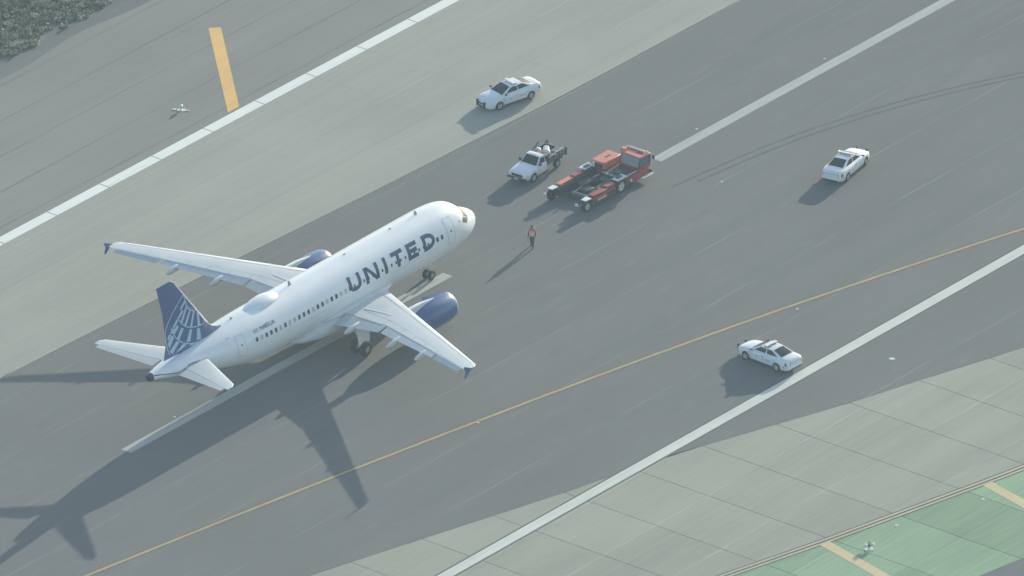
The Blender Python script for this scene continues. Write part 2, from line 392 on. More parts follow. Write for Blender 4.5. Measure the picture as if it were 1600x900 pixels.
tx = [(-75, -2.8), (-40, -6.6), (-16.9, -10.5), (0, -13.35), (19, -16.85), (32.5, -19.55), (46, -22.55), (57, -25.35), (68.6, -28.55), (85, -33.8), (110, -43)]
fT = lambda x: smooth_interp(tx, x)
sheet('taxiway_line', ribbon(fT, -70, 105, 0.28), 0.010, 'line_yellow', 'thin yellow taxi line curving across the asphalt', 'painted line')
sheet('line_border', ribbon(fT, -70, 105, 0.54), 0.004, 'line_black', 'black outline of the curving yellow taxi line', 'painted line')
sheet('taxiway_edge_line', ribbon(fG, -40, 90, 0.21, 0.20), 0.012, 'line_pale', 'double line edging the green paint, half nearer the runway', 'painted line')
sheet('taxiway_edge_line', ribbon(fG, -40, 90, 0.21, -0.20), 0.012, 'line_pale', 'double line edging the green paint, half touching the green', 'painted line')
sheet('line_border', ribbon(fG, -40, 90, 0.88), 0.005, 'line_black', 'black outline of the double line edging the green paint', 'painted line')
sheet('shoulder_stripe', [[(47.65, 30.22), (48.95, 30.22), (58.62, 40.05), (57.95, 40.72)]], 0.006, 'stripe_yellow', 'broad yellow diagonal stripe on the shoulder asphalt', 'painted stripe')
pd = Vector((-0.224, -0.975)); pe = Vector((0.975, -0.224))
for q, lab in (((19.55, -48.75), 'pale yellow stripe on the green paint beside the twin lamp fixture'), ((34.15, -52.1), 'pale yellow stripe on the green paint nearest the frame edge')):
    q = Vector(q); a, b = q-pe*.45, q+pe*.45
    sheet('island_stripe', [[tuple(a-pd*.05), tuple(b-pd*.05), tuple(b+pd*9.0), tuple(a+pd*9.0)]], 0.009, 'stripe_pale', lab, 'painted stripe')
sk = [(96, -15.6), (89.5, -12.2), (84.6, -9.9), (79.6, -7.95), (74.5, -6.4), (69.9, -5.3), (64, -4.4), (56, -3.6), (48, -3.0), (38, -2.4)][::-1]
fK = lambda x: smooth_interp(sk, x)
sheet('tyre_mark', ribbon(fK, 58, 95, 0.25), 0.004, 'rubber_mark', 'dark tyre mark curving away from the runway, upper of the pair', 'tyre mark')
sheet('tyre_mark', ribbon(lambda x: fK(x)-0.75, 60, 95, 0.25), 0.004, 'rubber_mark', 'dark tyre mark curving away from the runway, lower of the pair', 'tyre mark')

M['rubber_streak'] = mat('rubber_streak', (0.120, 0.125, 0.123), 0.85, var=0.12, scale=0.6, stretch=(.2, 2, 1), world_co=True)
for y, x0_, x1_, w_, lab in ((3.9, 62, 140, .8, 'broad faint rubber streak along the runway above the far stripe'), (-3.6, 74, 150, .7, 'broad faint rubber streak along the runway below the far stripe'), (-9.3, -30, 44, .6, 'broad faint rubber streak along the runway near the wing shadow'),
                           (4.3, -40, 20, .7, 'broad faint rubber streak behind the airliner tail')):
    sheet('tyre_mark', ribbon(lambda x: y+.12*math.sin(x*.07), x0_, x1_, w_, step=4.0), 0.003, 'rubber_streak', lab, 'tyre mark')
# ground cover beyond the perimeter strip
gb = MB()
for k in range(3600):
    x = random.uniform(34, 72); y = random.uniform(48.9, 58.5)
    ed = fE(x) + .35*math.sin(x*3.1)*math.sin(x*1.3+2) + random.uniform(-.2, .5)
    if y < ed: continue
    if math.sin(x*1.9+1.3*math.sin(y*2.1))*math.sin(y*2.6+.8*math.sin(x*1.4)) < -.30 and random.random() < .75: continue
    big = random.random(); h = .08+.30*big*big; n = random.randint(6, 9); sp_ = .10+.16*big
    for j in range(n):
        a = random.uniform(0, 6.28); l = random.uniform(.12, .26); w = random.uniform(.04, .09); hh = h*random.uniform(.6, 1.1)
        ca, sa = math.cos(a), math.sin(a); bx, by = x+random.uniform(-sp_, sp_), y+random.uniform(-sp_, sp_)
        gb.add([(bx-sa*w, by+ca*w, -.03), (bx+sa*w, by-ca*w, -.03), (bx+ca*l*.6+sa*w, by+sa*l*.6-ca*w, hh), (bx+ca*l, by+sa*l, hh*.75), (bx+ca*l*.6-sa*w, by+sa*l*.6+ca*w, hh)],
               [(0, 1, 2, 4), (2, 3, 4)])
o = gb.build('grass', 'grass', None, smooth=0); tag(o, 'rough green ground cover in the corner past the shoulder', 'grass', None, 'stuff')

# ------------------------------------------------------------------ airliner
NGX = 5.07
plane = empty('airliner', (35.157, 0.61, 0), R(0.74))
tag(plane, 'white twin engine airliner with blue lettering, blue tail and blue engines', 'airplane')
def A(x, y, z): return (NGX - x, y, z)          # x metres behind the nose, y to port, z above ground
ZC = 3.75
SEC = [  # x, top, bottom (relative to axis), half width
    (0.0, -.40, -.40, .0), (0.04, -.22, -.58, .20), (0.15, -.06, -.76, .40), (0.4, .16, -1.00, .68), (0.8, .42, -1.28, .98), (1.3, .66, -1.52, 1.25),
    (1.75, .86, -1.67, 1.42), (2.05, 1.10, -1.75, 1.52), (2.5, 1.46, -1.84, 1.65), (3.0, 1.74, -1.91, 1.76), (3.6, 1.91, -1.97, 1.85),
    (4.4, 2.01, -2.03, 1.92), (5.4, 2.06, -2.07, 1.965), (6.5, 2.07, -2.07, 1.975), (24.0, 2.07, -2.07, 1.975), (26.0, 2.06, -1.95, 1.965), (28.0, 1.98, -1.60, 1.89),
    (30.0, 1.86, -1.10, 1.70), (32.0, 1.70, -.56, 1.40), (34.0, 1.53, -.05, 1.04), (35.5, 1.39, .31, .76), (36.7, 1.25, .61, .47), (37.1, 1.19, .69, .37)]
def sec(x):
    return [smooth_interp([(s[0], s[k]) for s in SEC], x) for k in (1, 2, 3)]
def surf(x, phi, off=0.0, side=-1):
    t, b, w = sec(x); c, h = (t+b)/2, (t-b)/2
    return A(x, side*(w+off)*math.cos(phi), ZC+c+(h+off)*math.sin(phi))
NF = 56
xs_f = [0.0, .04, .09, .15, .25, .4, .6, .8, 1.0, 1.3, 1.55, 1.75, 1.9, 2.05, 2.25, 2.5, 2.75, 3.0, 3.3, 3.6, 4.0, 4.4, 4.9, 5.4, 6.5] + [8+1.6*i for i in range(10)] + [24, 25, 26, 27, 28, 29, 30, 31, 32, 33, 34, 34.8, 35.5, 36.1, 36.7, 37.1]
mb = MB(); rings = []
for x in xs_f:
    rings.append([surf(x if x > 0 else .002, 2*math.pi*k/NF) for k in range(NF)])
mb.loft(rings)
fus = mb.build('fuselage', 'white', plane, smooth=50)
# tail cone exhaust
mb = MB(); t, b, w = sec(37.1)
mb.lathe([(0, .33), (-.18, .30), (-.32, .24), (-.34, .17), (-.1, .15)], A(37.08, 0, ZC+.94), 'x', 20)
mb.build('exhaust_pipe', 'dark', plane)
# belly fairing
mb = MB(); rings = []
for x, w, lo, hi in ((10.6, .5, 1.72, 1.9), (11.4, 1.35, 1.45, 2.3), (12.4, 1.9, 1.2, 2.7), (14, 2.22, 1.12, 3.0), (16.5, 2.3, 1.1, 3.05), (18.6, 2.25, 1.12, 2.95), (20, 1.95, 1.2, 2.6), (21.2, 1.35, 1.34, 2.1), (22, .55, 1.5, 1.7)):
    ring = []
    for k in range(20):
        a = 2*math.pi*k/20; ca, sa = math.cos(a), math.sin(a)
        ring.append(A(x, w*math.copysign(abs(ca)**.75, ca), (lo+hi)/2 + (hi-lo)/2*math.copysign(abs(sa)**.75, sa)))
    rings.append(ring)
mb.loft(rings); mb.build('belly_fairing', 'wing', plane, smooth=50)

# surface decals: polygons in (x, phi) laid on the hull
def decal(quads, name, m, parent=plane, off=0.008, nu=4, nv=5):
    mb = MB()
    for q in quads:
        def P(u, v, q=q):
            x = (q[0][0]*(1-u)+q[1][0]*u)*(1-v) + (q[3][0]*(1-u)+q[2][0]*u)*v
            f = (q[0][1]*(1-u)+q[1][1]*u)*(1-v) + (q[3][1]*(1-u)+q[2][1]*u)*v
            return surf(x, f, off)
        mb.grid(P, nu, nv)
    return mb.build(name, m, parent)
PH0, PH1 = R(4.0), R(38.6)
LH = (PH1-PH0)*2.02                      # letter height in metres along the skin
def LQ(xl, wid, quads):                  # letter quads given in (0..wid metres rightwards, 0..1 up); x decreases to the right
    return [[(xl - u, PH0+(PH1-PH0)*v) for u, v in q] for q in quads]
st = .335; sh = .315/LH                    # stroke
def arc_u(w):
    out = []; n = 8; r_o = w/2; ro_v = .36
    for k in range(n):
        a0, a1 = math.pi+math.pi*k/n, math.pi+math.pi*(k+1)/n
        def pt(a, inner):
            rx = r_o - (st if inner else 0); rz = ro_v - (sh if inner else 0)
            return (r_o + rx*math.cos(a), ro_v + rz*math.sin(a))
        out.append([pt(a0, 0), pt(a1, 0), pt(a1, 1), pt(a0, 1)])
    return out
def rect(a, b, c, d): return [(a, c), (b, c), (b, d), (a, d)]
def arc_d(w):
    out = []; n = 10; cx = .45; rx = w-cx
    for k in range(n):
        a0, a1 = -math.pi/2+math.pi*k/n, -math.pi/2+math.pi*(k+1)/n
        def pt(a, inner):
            return (cx + (rx-(st if inner else 0))*math.cos(a), .5 + (.5-(sh if inner else 0))*math.sin(a))
        out.append([pt(a0, 0), pt(a1, 0), pt(a1, 1), pt(a0, 1)])
    return out
LET = [('U', 16.60, 1.40, [rect(0, st, .36, 1), rect(1.40-st, 1.40, .36, 1)] + arc_u(1.40)),
       ('N', 14.70, 1.55, [rect(0, st, 0, 1), rect(1.55-st, 1.55, 0, 1), [(st*.2, 1), (st*1.3, 1), (1.55-st*.2, 0), (1.55-st*1.3, 0)]]),
       ('I', 12.52, st, [rect(0, st, 0, 1)]),
       ('T', 11.55, 1.28, [rect(0, 1.28, 1-sh, 1), rect(.64-st/2, .64+st/2, 0, 1-sh)]),
       ('E', 9.80, 1.18, [rect(0, st, 0, 1), rect(st, 1.18, 1-sh, 1), rect(st, 1.08, .5-sh/2, .5+sh/2), rect(st, 1.18, 0, sh)]),
       ('D', 7.98, 1.36, [rect(0, st, 0, 1), rect(st, .45, 1-sh, 1), rect(st, .45, 0, sh)] + arc_d(1.36))]
for ch, xl, w, qs in LET:
    o = decal(LQ(xl, w, qs), 'letter', 'letter_blue', plane, 0.010, 3, 6); o['label'] = 'dark blue letter %s of the airline name' % ch
# registration
def text_decal(txt, x_left, phi, height, name, m, parent=plane):
    cu = bpy.data.curves.new('txt', 'FONT'); cu.body = txt; cu.size = height*1.35; cu.offset = height*.02
    ob = bpy.data.objects.new('txt', cu); col.objects.link(ob)
    dg = bpy.context.evaluated_depsgraph_get(); me0 = bpy.data.meshes.new_from_object(ob.evaluated_get(dg))
    mb = MB(); mb.add([surf(x_left - v.co.x, phi + v.co.y/2.02, 0.010) for v in me0.vertices], [tuple(p.vertices) for p in me0.polygons])
    bpy.data.objects.remove(ob); bpy.data.meshes.remove(me0)
    return mb.build(name, m, parent, smooth=0)
o = text_decal('N485UA', 26.62, R(29.5), .34, 'registration', 'letter_blue'); o['label'] = 'small dark registration letters above the rear windows'
decal([[(27.35, R(29.5)), (26.8, R(29.5)), (26.8, R(38)), (27.35, R(38))]], 'flag', 'shade', plane, .010, 2, 3)
# windows
light = {1, 5, 7, 8, 12, 15, 18, 19, 22, 24, 28}
for k in range(41):
    x = 27.24 - .535*k
    if 20 < k < 41 and (16.7 > x > 6.6):
        w_, h0, h1 = .080, 12.3, 18.6
    else: w_, h0, h1 = .12, 10.6, 20.0
    decal([[(x+w_, R(h0)), (x-w_, R(h0)), (x-w_, R(h1)), (x+w_, R(h1))]], 'window', 'shade' if (k in light and k < 20) else 'window', plane, .014, 1, 3)
# doors: outline plus a slightly proud panel
def door(xa, xb, pa, pb, name='door'):
    o = decal([[(xb, R(pa)), (xa, R(pa)), (xa, R(pb)), (xb, R(pb))]], name, 'white', plane, .012, 3, 10)
    g = .035; f = math.degrees(g/2.0)
    fr = [[(xb+g, R(pa-f)), (xb, R(pa-f)), (xb, R(pb+f)), (xb+g, R(pb+f))], [(xa, R(pa-f)), (xa-g, R(pa-f)), (xa-g, R(pb+f)), (xa, R(pb+f))],
          [(xb, R(pa-f)), (xa, R(pa-f)), (xa, R(pa)), (xb, R(pa))], [(xb, R(pb)), (xa, R(pb)), (xa, R(pb+f)), (xb, R(pb+f))]]
    decal(fr, 'door_seal', 'seam', o, .009, 1, 10)
    xm = (xa+xb)/2
    decal([[(xm+.07, R(15)), (xm-.07, R(15)), (xm-.07, R(19)), (xm+.07, R(19))]], 'porthole', 'window', o, .018, 1, 2)
    decal([[(xb-.05, R(pa+2)), (xb-.2, R(pa+2)), (xb-.2, R(pa+4)), (xb-.05, R(pa+4))]], 'hinge', 'wing_dark', o, .018, 1, 2)
    return o
door(4.32, 5.14, -10, 47); door(28.42, 29.22, -13, 42)
decal([[(29.95, R(47)), (29.6, R(47)), (29.6, R(49.5)), (29.95, R(49.5))]], 'vent', 'seam', plane, .01, 1, 1)
# cockpit windows
for q in ([(1.82, 80), (2.40, 84), (2.38, 63), (1.78, 60)], [(1.72, 55), (2.40, 59), (2.66, 37), (2.00, 33)], [(2.10, 31), (2.80, 34.5), (3.12, 22), (2.52, 18)]):
    decal([[(x, R(p)) for x, p in q]], 'cockpit_window', 'cock_glass', plane, .012, 5, 5)
decal([[(3.55, R(24)), (3.40, R(24)), (3.40, R(30)), (3.55, R(30))]], 'emblem', 'seam', plane, .01, 1, 2)
for f0 in (-1.6,):
    decal([[(24, R(f0)), (6.2, R(f0)), (6.2, R(f0+.5)), (24, R(f0+.5))]], 'panel_seam', 'seam', plane, .006, 20, 1)
# aerials and satellite dome
mb = MB(); rings = []
for x, w, h in ((22.6, .06, .02), (22.9, .34, .22), (23.4, .62, .40), (24.2, .74, .48), (25.1, .70, .40), (25.9, .45, .22), (26.6, .10, .03)):
    rings.append([A(x, w*math.cos(math.pi*k/12), ZC+1.98+h*math.sin(math.pi*k/12)) for k in range(13)])
mb.loft(rings); mb.build('satellite_dome', 'white', plane, smooth=60)
for x, h in ((6.35, .36), (9.3, .12), (14.6, .12), (21.0, .42), (27.7, .18)):
    mb = MB(); z0 = ZC+sec(x)[0]-.03
    mb.hexa([A(x, -.03, z0), A(x+.32, -.02, z0), A(x+.32, .02, z0), A(x, .03, z0)], [A(x+.2, -.015, z0+h), A(x+.38, -.01, z0+h), A(x+.38, .01, z0+h), A(x+.2, .015, z0+h)])
    mb.build('aerial', 'grey_metal', plane)

# airfoil lofts
def foil(n=11, f0=0.0, f1=1.0):
    us = [f0+(f1-f0)*(1-math.cos(math.pi*i/n))/2 for i in range(n+1)]
    th = lambda u: 5*(.2969*math.sqrt(max(u, 0))-.1260*u-.3516*u*u+.2843*u**3-.1030*u**4)
    return us, th
def foil_ring(le, chord, y, z, tc, f0=0., f1=1., twist=0., drop=0., grow=0., vertical=False):
    us, th = foil(11, f0, f1); ring = []
    up = [(u, th(u)*tc*chord*.62+grow) for u in us]; lo = [(u, -th(u)*tc*chord*.38-grow) for u in us]
    for u, t in up + lo[::-1]:
        x = le+u*chord; dz = t - (u-.25)*chord*math.tan(twist) - drop*max(0, (u-f0))*chord
        ring.append((x, y, z+dz))
    return ring
WST = [(1.5, 12.22, 6.75, 2.55, .145), (2.4, 12.72, 6.15, 2.66, .14), (6.4, 14.86, 3.86, 3.05, .118), (11.5, 17.60, 2.70, 3.56, .11), (16.2, 20.12, 1.72, 4.02, .105), (16.60, 20.38, 1.50, 4.07, .09), (16.78, 20.68, 1.12, 4.09, .08)]
def wst(y):
    return [interp([(s[0], s[k]) for s in WST], y) for k in (1, 2, 3, 4)]
def wing_piece(ys, f0, f1, side, **kw):
    mb = MB(); rings = []
    for y in ys:
        le, ch, z, tc = wst(y)
        rings.append([A(px, side*py, pz) for px, py, pz in foil_ring(le, ch, y, z, tc, f0, f1, twist=R(1.5)*(1-y/17), **kw)])
    return mb.loft(rings)
def upper_pt(y, u, side, off):
    le, ch, z, tc = wst(y); _, th = foil()
    return A(le+u*ch, side*y, z+th(u)*tc*ch*.62 - (u-.25)*ch*math.tan(R(1.5)*(1-y/17)) + off)
def upper_panel(y0, y1, u0, u1, side, off, th=.02, n=6, m=3):
    mb = MB()
    mb.grid(lambda a, b: upper_pt(y0+(y1-y0)*a, u0+(u1-u0)*b, side, off), n, m)
    top = len(mb.v)
    ring = [(0, 0), (1, 0), (1, 1), (0, 1)]
    vs_ = []
    for a, b in ring:
        p = upper_pt(y0+(y1-y0)*a, u0+(u1-u0)*b, side, off); q = (p[0], p[1], p[2]-th-off); vs_ += [p, q]
    mb.add(vs_, [(0, 1, 3, 2), (2, 3, 5, 4), (4, 5, 7, 6), (6, 7, 1, 0)])
    return mb
for side, sn in ((-1, 'near'), (1, 'far')):
    wing = wing_piece([1.5, 2.4, 4.4, 6.4, 9, 11.5, 14, 16.2, 16.6, 16.78], 0, .755, side).build('wing', 'wing', plane, smooth=40)
    for y0, y1 in ((2.9, 5.1), (6.6, 9.0), (9.05, 11.5), (11.55, 14.0), (14.05, 16.1)):       # slats, coloured whiter than the wing to put sun on the leading edge
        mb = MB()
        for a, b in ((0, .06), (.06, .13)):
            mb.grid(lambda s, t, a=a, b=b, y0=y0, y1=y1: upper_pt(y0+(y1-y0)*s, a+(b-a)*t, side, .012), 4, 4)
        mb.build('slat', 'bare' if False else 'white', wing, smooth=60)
    wing_piece([2.3, 4.4, 6.25], .772, 1.0, side, drop=.10).build('flap', 'wing_dark', wing, smooth=40)
    wing_piece([6.45, 9, 12.75], .772, 1.0, side, drop=.10).build('flap', 'wing_dark', wing, smooth=40)
    wing_piece([12.95, 14.5, 16.1], .775, 1.0, side, drop=.22).build('aileron', 'wing_dark', wing, smooth=40)
    for y0, y1 in ((3.3, 5.9), (6.6, 8.05), (8.1, 9.55), (9.6, 11.05), (11.1, 12.6)):
        upper_panel(y0, y1, .60, .765, side, .022).build('spoiler', 'wing', wing, smooth=40)
    for y, l in ((3.9, 2.4), (8.3, 2.6), (11.6, 2.2)):
        le, ch, z, tc = wst(y); mb = MB()
        te = le+ch
        prof = [(-l*.62, .02), (-l*.5, .12), (-l*.2, .21), (l*.1, .22), (l*.28, .16), (l*.42, .02)]
        mb.loft([[A(te+h, side*y + r*.75*math.cos(2*math.pi*k/10), z-.20-(.10*(h+l*.6)/l) + 1.25*r*math.sin(2*math.pi*k/10)) for k in range(10)] for h, r in prof])
        mb.build('flap_fairing', 'wing', wing, smooth=60)
    for y0, y1, u in ((2.6, 6.4, .142), (6.5, 11.5, .142), (11.5, 16.2, .142), (6.5, 12.7, .585), (3.0, 6.3, .585), (12.8, 16.1, .70)):
        mb = MB(); mb.grid(lambda a, b: upper_pt(y0+(y1-y0)*a, u-.006+.012*b, side, .010), 8, 1); mb.build('panel_seam', 'seam', wing, smooth=0)
    # root strake
    mb = MB(); rings = []
    for x, w, h in ((11.6, .02, .04), (12.2, .25, .16), (13.0, .46, .27), (14.5, .46, .30), (17, .40, .26), (18.6, .25, .16), (19.4, .04, .04)):
        rings.append([A(x, side*(1.82+w*math.cos(2*math.pi*k/12)), 2.72+h*math.sin(2*math.pi*k/12)) for k in range(12)])
    mb.loft(rings); mb.build('root_fairing', 'wing', wing, smooth=60)
    # overwing painted walkway edge
    for (ya, ua), (yb, ub) in (((3.0, .55), (5.6, .42)), ((3.0, .55), (3.2, .74))):
        mb = MB()
        mb.grid(lambda s, t: upper_pt(ya+(yb-ya)*s + (t-.5)*.02, ua+(ub-ua)*s+(t-.5)*.03, side, .028), 8, 1); mb.build('walkway_line', 'white', wing)
    # tip fence
    le, ch, z, tc = wst(16.75); mb = MB()
    pr = [(20.95, 4.09), (21.2, 4.19), (21.85, 4.52), (22.0, 4.52), (21.76, 4.10), (21.92, 3.62), (21.78, 3.60), (21.3, 4.0)]
    n = len(pr)
    mb.add([A(x, side*(16.76+.02), zz) for x, zz in pr] + [A(x, side*(16.76+.09), zz) for x, zz in pr], [tuple(range(n)), tuple(range(2*n-1, n-1, -1))] + [(i, (i+1) % n, (i+1) % n+n, i+n) for i in range(n)])
    mb.build('wingtip_fence', 'blue', wing)
    # engine
    ey, ez = side*5.75, 1.62
    eng = empty('engine'); eng.parent = plane
    E0 = 10.02
    def ep(h): return h
    mb = MB(); nac = [(.10, 1.03), (.22, 1.075), (.5, 1.12), (1.0, 1.155), (1.7, 1.17), (2.5, 1.13), (3.2, 1.03), (3.9, .88), (4.5, .74), (4.9, .66)]
    mb.lathe([(-(E0+h-NGX), r) for h, r in nac] + [(-(E0+4.9-NGX), .60), (-(E0+3.6-NGX), .60)], (0, ey, ez), 'x', 40, cap=False)
    mb.build('nacelle', 'blue', eng, smooth=50)
    mb = MB(); mb.lathe([(-(E0+h-NGX), r) for h, r in ((.9, .80), (.4, .80), (.15, .84), (.02, .91), (0, .95), (.02, .99), (.10, 1.032))], (0, ey, ez), 'x', 40, cap=False)
    mb.build('inlet_lip', 'bare', eng, smooth=60)
    mb = MB(); mb.lathe([(-(E0+.85-NGX), .80), (-(E0+.87-NGX), .1)], (0, ey, ez), 'x', 32); mb.lathe([(-(E0+.45-NGX), .02), (-(E0+.6-NGX), .13), (-(E0+.84-NGX), .22)], (0, ey, ez), 'x', 20)
    for k in range(18):
        a = 2*math.pi*k/18; ca, sa = math.cos(a), math.sin(a)
        mb.add([A(E0+.72, ey+.2*ca-.05*sa, ez+.2*sa+.05*ca), A(E0+.82, ey+.2*ca+.05*sa, ez+.2*sa-.05*ca), A(E0+.84, ey+.78*ca+.12*sa, ez+.78*sa-.12*ca), A(E0+.70, ey+.78*ca-.12*sa, ez+.78*sa+.12*ca)], [(0, 1, 2, 3)])
    mb.build('fan', 'dark', eng, smooth=0)
    mb = MB(); mb.lathe([(-(E0+h-NGX), r) for h, r in ((3.6, .58), (4.6, .50), (5.2, .36), (5.6, .2), (5.7, .05))], (0, ey, ez), 'x', 28); mb.build('exhaust_cone', 'grey_metal', eng, smooth=60)
    mb = MB(); rings = []
    for x, w, lo, hi in ((11.6, .03, 2.66, 2.78), (12.4, .09, 2.60, 2.90), (13.4, .12, 2.50, 3.04), (14.6, .16, 2.35, 3.06), (15.8, .16, 2.1, 3.0), (17.2, .08, 2.3, 2.9)):
        rings.append([A(x, ey-w, lo), A(x, ey+w, lo), A(x, ey+w, hi-.05), A(x, ey+w*.5, hi), A(x, ey-w*.5, hi), A(x, ey-w, hi-.05)])
    mb.loft(rings); mb.build('pylon', 'white', eng, smooth=30)
    # strake on the cowl
    mb = MB(); a = R(52)
    pa = lambda h, r: A(E0+h, ey - side*r*math.cos(a), ez + r*math.sin(a))
    mb.hexa([pa(.9, 1.12), pa(2.0, 1.12), pa(2.0, 1.12), pa(.9, 1.12)], [pa(1.3, 1.16), pa(2.0, 1.38), (pa(2.0, 1.38)[0], pa(2.0, 1.38)[1]+.02, pa(2.0, 1.38)[2]), (pa(1.3, 1.16)[0], pa(1.3, 1.16)[1]+.02, pa(1.3, 1.16)[2])])
    mb.build('nacelle_strake', 'blue', eng)
    # tailplane
    HST = [(.5, 31.75, 3.55, 4.55, .10), (1.2, 32.18, 3.25, 4.62, .10), (5.95, 34.95, 1.35, 5.05, .09), (6.22, 35.35, .85, 5.07, .07)]
    def hst(y): return [interp([(s[0], s[k]) for s in HST], y) for k in (1, 2, 3, 4)]
    def tp(ys, f0, f1, drop=0):
        mb = MB(); rings = []
        for y in ys:
            le, ch, z, tc = hst(y); rings.append([A(px, side*py, pz) for px, py, pz in foil_ring(le, ch, y, z, tc, f0, f1, drop=drop, twist=R(2.0))])
        return mb.loft(rings)
    hs = tp([.5, 1.2, 3, 5.95, 6.22], 0, .68).build('tailplane', 'wing', plane, smooth=40)
    tp([1.25, 3, 5.85], .70, 1.0, -.02).build('elevator', 'wing_dark', hs, smooth=40)
    # main gear
    gy = side*3.79
    mg = MB().tube([A(17.6, gy*.98, 2.75), A(17.7, gy, 1.2), A(17.7, gy, .58)], [.15, .13, .09], 10).tube([A(17.7, gy-.55, .57), A(17.7, gy+.55, .57)], .08).tube([A(17.7, gy*.6, 2.4), A(17.7, gy*.97, 1.35)], .07).build('main_gear', 'pale_metal', plane, smooth=50)
    for dy in (-.46, .46):
        wv = MB().lathe([(-.20, .28), (-.20, .46), (-.15, .55), (-.08, .575), (.08, .575), (.15, .55), (.20, .46), (.20, .28)], A(17.7, gy+dy, .577), 'y', 28, cap=False).build('wheel', 'tyre', mg)
        MB().lathe([(-.17, .27), (-.12, .18), (-.16, .06), (.16, .06), (.12, .18), (.17, .27)], A(17.7, gy+dy, .577), 'y', 20).build('rim', 'grey_metal', wv)  # rim colour toned down to look dark in the shadow under the wing
    MB().hexa([A(17.1, gy+side*.30, 1.0), A(18.3, gy+side*.30, 1.0), A(18.3, gy+side*.34, 1.0), A(17.1, gy+side*.34, 1.0)], [A(16.9, gy+side*.12, 2.7), A(18.5, gy+side*.12, 2.7), A(18.5, gy+side*.16, 2.7), A(16.9, gy+side*.16, 2.7)]).build('gear_door', 'white', mg)
# nose gear
ng = MB().tube([A(4.85, 0, 2.0), A(5.07, 0, .9), A(5.07, 0, .39)], [.10, .09, .06], 10).tube([A(5.07, -.28, .39), A(5.07, .28, .39)], .06).tube([A(4.1, 0, 1.75), A(5.0, 0, .95)], .05).build('nose_gear', 'pale_metal', plane, smooth=50)
for dy in (-.25, .25):
    wv = MB().lathe([(-.11, .2), (-.11, .32), (-.07, .375), (.07, .375), (.11, .32), (.11, .2)], A(5.07, dy, .378), 'y', 28, cap=False).build('wheel', 'tyre', ng)
    MB().lathe([(-.10, .2), (-.07, .12), (-.09, .04), (.09, .04), (.07, .12), (.10, .2)], A(5.07, dy, .378), 'y', 20).build('rim', 'grey_metal', wv)
for dy in (-1, 1):
    MB().hexa([A(5.2, dy*.30, 1.35), A(5.75, dy*.30, 1.35), A(5.75, dy*.32, 1.35), A(5.2, dy*.32, 1.35)], [A(5.2, dy*.26, 1.75), A(5.75, dy*.26, 1.75), A(5.75, dy*.28, 1.75), A(5.2, dy*.28, 1.75)]).build('gear_door', 'wing', ng)

# fin with dorsal fillet
FST = [(5.25, 29.6, 6.05, .085), (5.9, 30.05, 5.35, .085), (6.6, 30.62, 4.72, .085), (9.0, 32.55, 3.10, .085), (11.2, 34.32, 1.93, .08), (11.46, 34.75, 1.62, .06)]
def fst(z): return [interp([(s[0], s[k]) for s in FST], z) for k in (1, 2, 3)]
def fin_ring(z, f0, f1):
    le, ch, tc = fst(z); us, th = foil(12, f0, f1)
    h = lambda u: th(u)*tc*ch*.5
    return [A(le+u*ch, h(u), z) for u in us] + [A(le+u*ch, -h(u), z) for u in us[::-1]]
fin = MB().loft([fin_ring(z, 0, .715) for z in (5.25, 5.9, 6.6, 7.8, 9, 10.2, 11.2, 11.46)]).build('vertical_fin', 'blue', plane, smooth=40)
MB().loft([fin_ring(z, .725, 1.0) for z in (5.35, 6.6, 9, 11.2, 11.44)]).build('rudder', 'blue', fin, smooth=40)
mb = MB(); rings = []
for x, zt, w in ((28.55, 5.52, .04), (28.9, 5.66, .09), (29.5, 5.86, .12), (30.2, 6.2, .15), (31.0, 6.9, .16), (31.2, 7.0, .10)):
    z0 = 5.1
    rings.append([A(x, -w, z0), A(x, -w*.8, zt-.1), A(x, 0, zt), A(x, w*.8, zt-.1), A(x, w, z0)])
mb.loft(rings); mb.build('dorsal_fillet', 'blue', fin, smooth=60)
def le_ring(z):
    le, ch, tc = fst(z); us, th = foil(6, 0, .045)
    h = lambda u: th(u)*tc*ch*.5+.012
    return [A(le-.015+u*ch, h(u), z) for u in us[::-1]] + [A(le-.015+u*ch, -h(u), z) for u in us]
MB().loft([le_ring(z) for z in (6.5, 7.8, 9, 10.2, 11.2, 11.46)], cap=False, closed=False).build('leading_edge', 'bare', fin, smooth=60)  # pale strip painting in the sun on the fin's front edge
